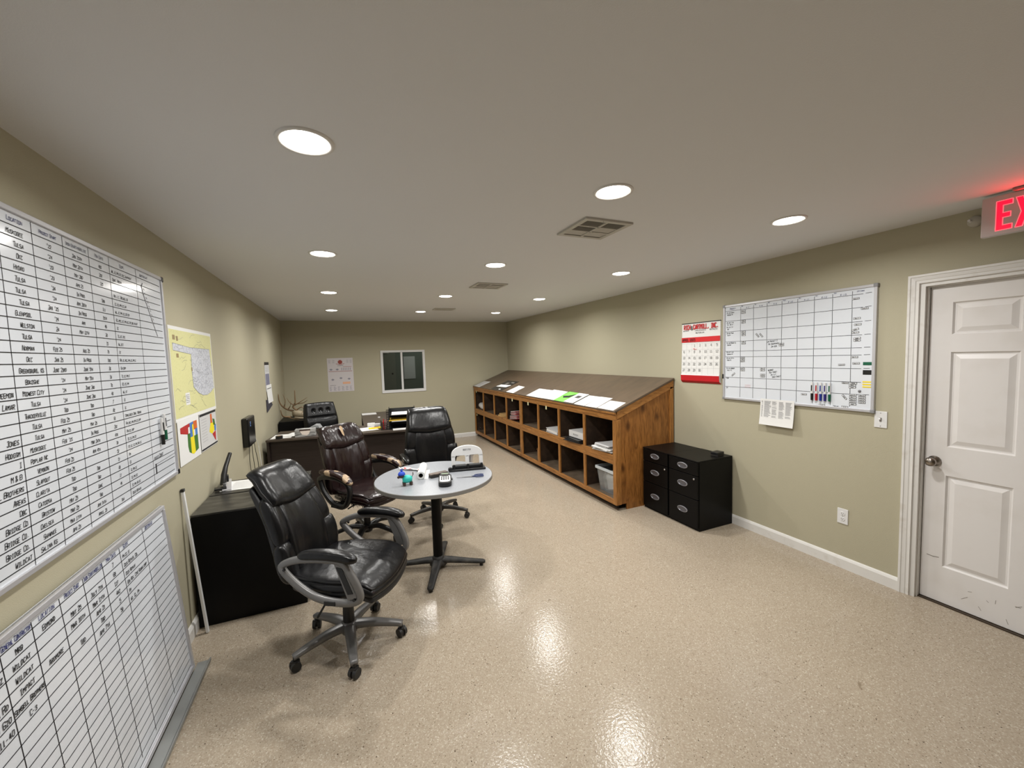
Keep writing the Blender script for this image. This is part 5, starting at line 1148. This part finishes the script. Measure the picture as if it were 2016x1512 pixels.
for z, s_, m_, lb in ((.104, 1.635, M_paper, 'white papers on the middle tier of the letter tray'), (.116, 1.60, mat('yellow folder', (224, 184, 60), .6), 'yellow folder on the middle tier of the letter tray'), (.194, 1.64, M_paper, 'white papers on the upper tier of the letter tray')):
    tag(G().box(DP(s_, .25, dz + z + .005), (.30, .29, .008), Matrix.Rotation(random.uniform(-.05, .05), 3, 'Z') @ dR).make('tray_papers', m_), lb, 'paper')
tag(G().box(DP(1.65, .057, dz + .007), (.30, .09, .012), Matrix.Rotation(.05, 3, 'Z') @ dR).make('paper_stack', M_paper, bevel=.001), 'white paper stack at the desk edge in front of the letter tray', 'paper')
tag(G().box((1.36, 7.45, dz + .005), (.24, .18, .01)).make('paper_stack', M_paper), 'white paper stack at the far end of the desk return', 'paper')
tag(G().lathe([(0, 0), (.02, 0), (.02, .012), (0, .012)], (1.48, 6.9, dz), 16, cap=False).make('coaster', M_whitep), 'small round white coaster on the desk return', 'coaster')

# ================================================================== CHAIRS
M_piping = mat('leather piping', (34, 33, 34), .4)
def make_chair(name, label, loc, rz, cfg):
    t = thing(name, label, 'office chair', (loc[0], loc[1], 0), rz)
    L = cfg
    def mk(g, nm, m, par=t, smooth=True, **k): return g.make(nm, m, par, smooth=smooth, world=False, **k)
    bm = L['base_mat']; R = L.get('base_r', .30)
    mk(G().lathe([(0, .07), (.042, .07), (.05, .09), (.048, .125), (.036, .14), (0, .14)], seg=20, cap=False), 'base_hub', bm)
    for k in range(5):
        a = L['base_rot'] + k * 2 * math.pi / 5; d_ = Vector((math.cos(a), math.sin(a), 0))
        hgt = L.get('arch', 0)
        lg = mk(G().tube(spline([d_ * .03 + Z * .112, d_ * .12 + Z * (.112 + hgt), d_ * .22 + Z * (.098 + hgt * .7), d_ * (R + .008) + Z * .080], 4), [.034 - .014 * i / 12 for i in range(13)], 10, ry=[.022 - .008 * i / 12 for i in range(13)], up=(0, 0, 1)), 'base_leg', bm)
        c_ = d_ * R; tn = Vector((-d_.y, d_.x, 0)) if k % 2 else (Vector((-d_.y, d_.x, 0)) * .7 + d_ * .7).normalized()
        g = G()
        for s_ in (-1, 1): g.cyl(c_ + Z * .028 + tn * (s_ * .006), c_ + Z * .028 + tn * (s_ * .024), .0275, .0255, 20)
        g.cyl(c_ + Z * .028 - tn * .007, c_ + Z * .028 + tn * .007, .018, seg=12); g.cyl(c_ + Z * .04, c_ + Z * .078, .010, seg=10)
        g.box(c_ + Z * .050, (.034, .034, .016))
        mk(g, 'caster', M_caster, lg, angle=40)
    g = G(); g.cyl((0, 0, .13), (0, 0, .25), .033, .030, 20); g.cyl((0, 0, .25), (0, 0, .385), .024, .022, 18); g.cyl((0, 0, .25), (0, 0, .262), .035, seg=20); mk(g, 'gas_column', M_blackp, angle=40)
    g = G(); g.box((0, 0, .392), (.22, .13, .035)); g.box((-.06, 0, .405), (.26, .20, .02)); mk(g, 'tilt_mechanism', M_blackmet, smooth=False)
    sd_ = L.get('lever', 1)
    if sd_: mk(G().tube([(.0, -.05 * sd_, .385), (-.02, -.16 * sd_, .36), (-.05, -.21 * sd_, .29)] if L.get('long_lever') else [(.03, -.05, .385), (.04, -.2, .383), (.05, -.25, .38)], .006, 8), 'lever', M_blackp)
    # seat
    sw_, s0, s1, sh = L['seat']                   # half width, rear x, front x, height
    droop = L.get('droop', .05)
    def SP(off, k=1.0):
        def f(u, v):
            x = s0 + (s1 - s0) * (u + 1) / 2; q = max(0, u - .45) / .55
            return Vector((x, -v * sw_ * k * (1 - .07 * max(0, -u)), sh + off - droop * q * q + .012 * v * v * (1 - q)))
        return f
    mk(G().pillow(SP(-.055, .97), .032, 16, 14, 6, 6, 3, sq=.22), 'seat_pan', L['side_mat'])
    mk(G().pillow(SP(-.022, 1.0), .036, 20, 16, 6, 6, 3, sq=.22), 'seat_base_cushion', L['leather'])
    def dent(u, v): return 1 - .10 * (abs(abs(v) - .62) < .06) * (u < .7)
    mk(G().pillow(SP(.012, .95), .045, 28, 24, 4, 4, 2.3, sq=.22, T2=.02, dent=dent), 'seat_cushion', L.get('seat_mat', L['leather']))
    def piping(P, sq, par, k=.985):
        n = 18; loop = [(-1 + 2 * i / n, -1) for i in range(n)] + [(1, -1 + 2 * i / n) for i in range(n)] + [(1 - 2 * i / n, 1) for i in range(n)] + [(-1, 1 - 2 * i / n) for i in range(n)]
        pts = [P(u * k * math.sqrt(1 - sq * v * v), v * k * math.sqrt(1 - sq * u * u)) for u, v in loop]
        mk(G().tube(pts, .0042, 6, closed=True), 'piping', M_piping, par)
    sc_ = [c for c in children(t) if c.name.startswith('seat_cushion')][0]
    piping(SP(.012, .95), .22, sc_)
    # back
    sp = L['back']                                # table v,x,z,half width
    fw_ = L.get('wing', .05)
    def BP(v0, v1, k=1.0, off=0.0, u0=-1, u1=1, conc=None, out=0):
        cc = fw_ if conc is None else conc
        xs = [p[1] for p in sp]
        def f(u, v):
            vv = v0 + (v1 - v0) * (v + 1) / 2; uu = u0 + (u1 - u0) * (u + 1) / 2
            def smooth(i):
                h_ = .07; return (interp(sp, vv - h_)[i] + interp(sp, vv)[i] * 2 + interp(sp, vv + h_)[i]) / 4
            x, z, w = smooth(0), smooth(1), smooth(2)
            e = .03; xa, za = interp(sp, vv - e)[:2]; xb, zb = interp(sp, vv + e)[:2]; tx_, tz_ = xb - xa, zb - za; l_ = math.hypot(tx_, tz_) or 1; nx_, nz_ = tz_ / l_, -tx_ / l_
            o_ = off + cc * uu * uu
            return Vector((x + nx_ * o_, uu * w * k, z + nz_ * o_))
        return f
    if L['style'] == 'exec':
        mk(G().pillow(BP(0, .97, 1.0, -.045), .030, 18, 22, 6, 6, 3, sq=.16), 'back_shell', L['side_mat'])
        mk(G().pillow(BP(.02, .80, .66, -.0), .036, 16, 20, 4, 4, 2.4, sq=.1), 'back_cushion', L.get('back_mat', L['leather']))
        for s_ in (-1, 1):
            mk(G().pillow(BP(.38, .82, 1.0, -.012, .50 * s_, 1.02 * s_), .042, 12, 16, 4, 4, 2.2, sq=.25), 'side_bolster', L['leather'])
            mk(G().pillow(BP(.04, .44, 1.04, -.010, .52 * s_, 1.05 * s_), .045, 12, 14, 4, 4, 2.2, sq=.25), 'side_bolster', L['leather'])
        hv = L.get('head', (.68, 1.02)); hm = L.get('head_mat', L['leather'])
        hk = L.get('head_k', 1.0)
        def HB(u, v):
            f = BP(hv[0], hv[1], hk, .012, conc=fw_ * .8); p = f(u, v)
            if v < 0: p.z += .028 * (u * u) * (-v); p.x += .012 * u * u * (-v)           # lower edge bows down in the middle
            q = max(0, v - .55) / .45; p.x -= .05 * q * q
            return p
        mk(G().pillow(HB, .058, 24, 20, 6, 5, 2.8, sq=L.get('head_sq', .15), T2=.03), 'headrest_cushion', hm)
        piping(HB, .15, [c for c in children(t) if c.name.startswith('headrest')][0])
    elif L['style'] == 'tufted':
        mk(G().pillow(BP(0, 1, 1.0, -.03), .03, 16, 20, 6, 6, 3, sq=.16), 'back_shell', L['side_mat'])
        bt = [(x, .52) for x in (-.5, 0, .5)]
        def dt(u, v): return 1 - sum(.7 * math.exp(-((u - a) ** 2 * 90 + (v - b) ** 2 * 130)) for a, b in bt) - .55 * math.exp(-((v - .12) ** 2) * 300) * (1 - .5 * u * u)
        mk(G().pillow(BP(.03, 1.0, .94, .0), .055, 40, 44, 6, 6, 2.6, sq=.12, dent=dt), 'back_cushion', L['leather'])
        f = BP(.03, 1.0, .94, .0)
        for a, b in bt: mk(G().lathe([(0, -.004), (.009, -.002), (.009, .002), (0, .005)], f(a, b) + Vector((.022, 0, 0)), 10, 'X', cap=False), 'button', M_leather)
    # arms
    aw = L['arm_y']; A = L['arm']
    for s_ in (-1, 1):
        y = aw * s_
        if A == 'loop':
            loop = spline([(-.17, y * .97, .625), (-.07, y, .66), (.09, y, .668), (.165, y, .655), (.215, y, .59), (.255, y * .98, .485), (.225, y * .97, .445), (.13, y * .97, .435), (.01, y * .97, .455), (-.09, y * .97, .51), (-.175, y * .97, .59)], 6, closed=True)
            fr = mk(G().tube(loop, [.019] * len(loop), 10, closed=True, ry=[.015] * len(loop), up=(0, 1, 0)), 'arm_frame', L['arm_mat'])
            g = G(); g.prism([(.125, y - .008 * s_, .66), (.18, y - .008 * s_, .645), (.245, y - .008 * s_, .48), (.195, y - .008 * s_, .46)], (0, .020 * s_, 0)); mk(g, 'arm_bracket', L['arm_mat'], fr, smooth=False, bevel=.004)
            g = G(); g.prism([(.143, y + .012 * s_, .635), (.175, y + .012 * s_, .63), (.227, y + .012 * s_, .50), (.198, y + .012 * s_, .495)], (0, .003 * s_, 0)); mk(g, 'arm_insert', M_blackp, fr, smooth=False)
            for (px, pz) in ((-.155, .605), (.23, .467)): mk(G().cyl((px, y * .98 + .012 * s_, pz), (px, y * .98 + .021 * s_, pz), .007), 'arm_bolt', M_blackp, fr, smooth=False)
            mk(G().box((.09, (y * .97 + sw_ * .8 * s_) / 2, .436), (.06, abs(y) - sw_ * .8 + .03, .02)), 'arm_mount', M_blackp, fr, smooth=False)
            pz = .694
            def PP(u, v, y=y): return Vector((.085 + .165 * u, y + .034 * v * (1 - .25 * max(0, -u)), pz - .016 * u * u - .012 * max(0, u) ** 2))
            mk(G().pillow(PP, .024, 20, 10, 6, 4, 2.6, sq=.3), 'arm_pad', L['pad_mat'])
        elif A == 'torn':
            loop = spline([(-.22, y * .98, .64), (-.05, y, .665), (.10, y, .64), (.15, y, .57), (.12, y, .47), (.04, y * .96, .41), (-.08, y * .95, .42), (-.17, y * .96, .49), (-.22, y * .97, .57)], 6, closed=True)
            fr = mk(G().tube(loop, [.022] * len(loop), 10, closed=True, ry=[.020] * len(loop), up=(0, 1, 0)), 'arm_frame', L['arm_mat'])
            def PP(u, v, y=y): return Vector((-.02 + .20 * u, y + .040 * v * (1 - .25 * max(0, -u)), .70 - .012 * u - .05 * max(0, u) ** 2 - .01 * u * u))
            mk(G().pillow(PP, .024, 24, 12, 6, 4, 2.6, sq=.3), 'arm_pad', L['pad_mat'])
            mk(G().box((-.05, (y * .95 + sw_ * .8 * s_) / 2, .405), (.08, abs(y) - sw_ * .8 + .03, .02)), 'arm_bracket', M_blackp, fr, smooth=False)
        elif A == 'post':
            fr = mk(G().tube(spline([(.05, y * .86, .41), (.06, y * .98, .44), (.06, y, .52), (.10, y, .64), (.10, y, .665)], 5), [.018] * 21, 10, ry=[.022] * 21, up=(1, 0, 0)), 'arm_post', L['arm_mat'])
            mk(G().tube(spline([(.10, y, .655), (-.05, y, .655), (-.18, y * .98, .60), (-.25, y * .9, .56)], 5), .014, 8), 'arm_support', L['arm_mat'], fr)
            def PP(u, v, y=y): return Vector((.03 + .155 * u, y + .036 * v * (1 - .2 * max(0, -u)), .69 - .02 * max(0, u) ** 2 + .0 * u))
            mk(G().pillow(PP, .026, 20, 12, 6, 4, 2.6, sq=.35), 'arm_pad', L['pad_mat'])
    return t
backA = [(-.2, -.215, .34, .18), (0, -.23, .43, .195), (.2, -.25, .55, .225), (.4, -.27, .67, .23), (.6, -.31, .79, .215), (.8, -.38, .91, .20), (1.0, -.465, 1.03, .19), (1.2, -.55, 1.13, .17)]
A_cfg = dict(style='exec', leather=M_leather, side_mat=mat('charcoal leather side', (24, 24, 26), .5, bump=(60, .3)), base_mat=M_gray, base_rot=math.radians(0), seat=(.262, -.22, .315, .495), droop=.06, back=backA,
             head_k=.94, arm='loop', arm_y=.292, arm_mat=M_gray, pad_mat=M_leather, long_lever=True, lever=1)
A_cfg['base_rot'] = math.radians(-15 - (-32))
make_chair('office_chair', 'black leather executive chair with grey looped arms, nearest the camera', (.900, 2.505), math.radians(-32), A_cfg)
backB = [(-.2, -.20, .34, .20), (0, -.21, .43, .215), (.2, -.22, .55, .245), (.4, -.22, .67, .25), (.6, -.25, .79, .245), (.8, -.30, .91, .235), (1.0, -.37, 1.02, .225), (1.2, -.44, 1.12, .2)]
B_cfg = dict(style='exec', leather=M_brown, side_mat=M_brown, base_mat=M_blackp, arch=.022, base_r=.31, base_rot=0, seat=(.262, -.20, .32, .49), droop=.03, back=backB, back_mat=M_brown, seat_mat=M_seatbr,
             arm='torn', arm_y=.305, arm_mat=M_blackp, pad_mat=M_torn, lever=1)
B_cfg['base_rot'] = math.radians(-40 + 50)
brown = make_chair('office_chair', 'worn oxblood leather chair with torn armrests and frayed seat', (1.09, 3.96), math.radians(-50), B_cfg)
# bare patch on the headrest and frayed front edge
g = G()
for k in range(34):
    u = -1 + 2 * k / 33; y = .25 * u; x = .30 - .02 * u * u; w = random.uniform(.004, .010); h = random.uniform(.012, .05)
    g.prism([(x, y - w, .435), (x, y + w, .435), (x + .006, y + random.uniform(-.006, .006), .435 - h)], (.002, 0, 0))
for k in range(22):
    x = -.1 + .4 * k / 21; w = random.uniform(.004, .010); h = random.uniform(.01, .04)
    for y in (-.262,): g.prism([(x - w, y, .44), (x + w, y, .44), (x + random.uniform(-.006, .006), y, .44 - h)], (0, .002, 0))
g.make('frayed_edge', M_blackp, brown, world=False)
hr = [c for c in children(brown) if c.name.startswith('headrest')][0]
vs_ = [v for v in hr.data.vertices]
def surf(y, z): return max((v.co.x for v in vs_ if abs(v.co.y - y) < .03 and abs(v.co.z - z) < .03), default=-.3)
g = G(); pc = [(-.052, 1.02), (-.036, 1.055), (-.018, 1.06), (-.010, 1.045), (-.018, 1.01), (-.022, .975), (-.034, .965), (-.046, .985)]
vv_ = [Vector((surf(y, z) + .001, y + .03, z)) for y, z in pc]; c0 = sum(vv_, Vector()) / len(vv_) + Vector((.002, 0, 0))
g.add([c0] + vv_, [(0, i + 1, (i + 1) % len(vv_) + 1) for i in range(len(vv_))]); g.make('bare_patch', M_foam, brown, world=False)
backC = [(-.2, -.20, .34, .215), (0, -.21, .44, .225), (.2, -.225, .58, .27), (.4, -.23, .71, .28), (.6, -.25, .84, .265), (.8, -.30, .98, .24), (1.0, -.36, 1.10, .23), (1.2, -.42, 1.22, .2)]
C_cfg = dict(A_cfg); C_cfg.update(head_k=1.0, back=backC, base_mat=M_darkgray, arm='post', arm_y=.345, head=(.62, 1.02), arm_mat=M_frame, pad_mat=M_gloss, seat=(.27, -.20, .31, .50), base_rot=0, long_lever=False, wing=.04)
C_cfg['base_rot'] = math.radians(-103 + 86)
make_chair('office_chair', 'black leather chair with glossy arm pads behind the round table', (1.82, 4.14), math.radians(-86), C_cfg)
backD = [(-.2, -.21, .36, .24), (0, -.22, .45, .25), (.5, -.24, .78, .25), (1.0, -.33, 1.06, .235), (1.2, -.36, 1.16, .23)]
D_cfg = dict(A_cfg); D_cfg.update(style='tufted', leather=M_leather2, side_mat=M_leather2, back=backD, base_mat=M_blackp, arm='post', arm_y=.31, arm_mat=M_blackp, pad_mat=M_leather2, seat=(.26, -.2, .28, .49), base_rot=.3, wing=.03, long_lever=False)
make_chair('office_chair', 'black button-tufted leather chair behind the desk', (.70, 6.60), math.radians(-72), D_cfg)
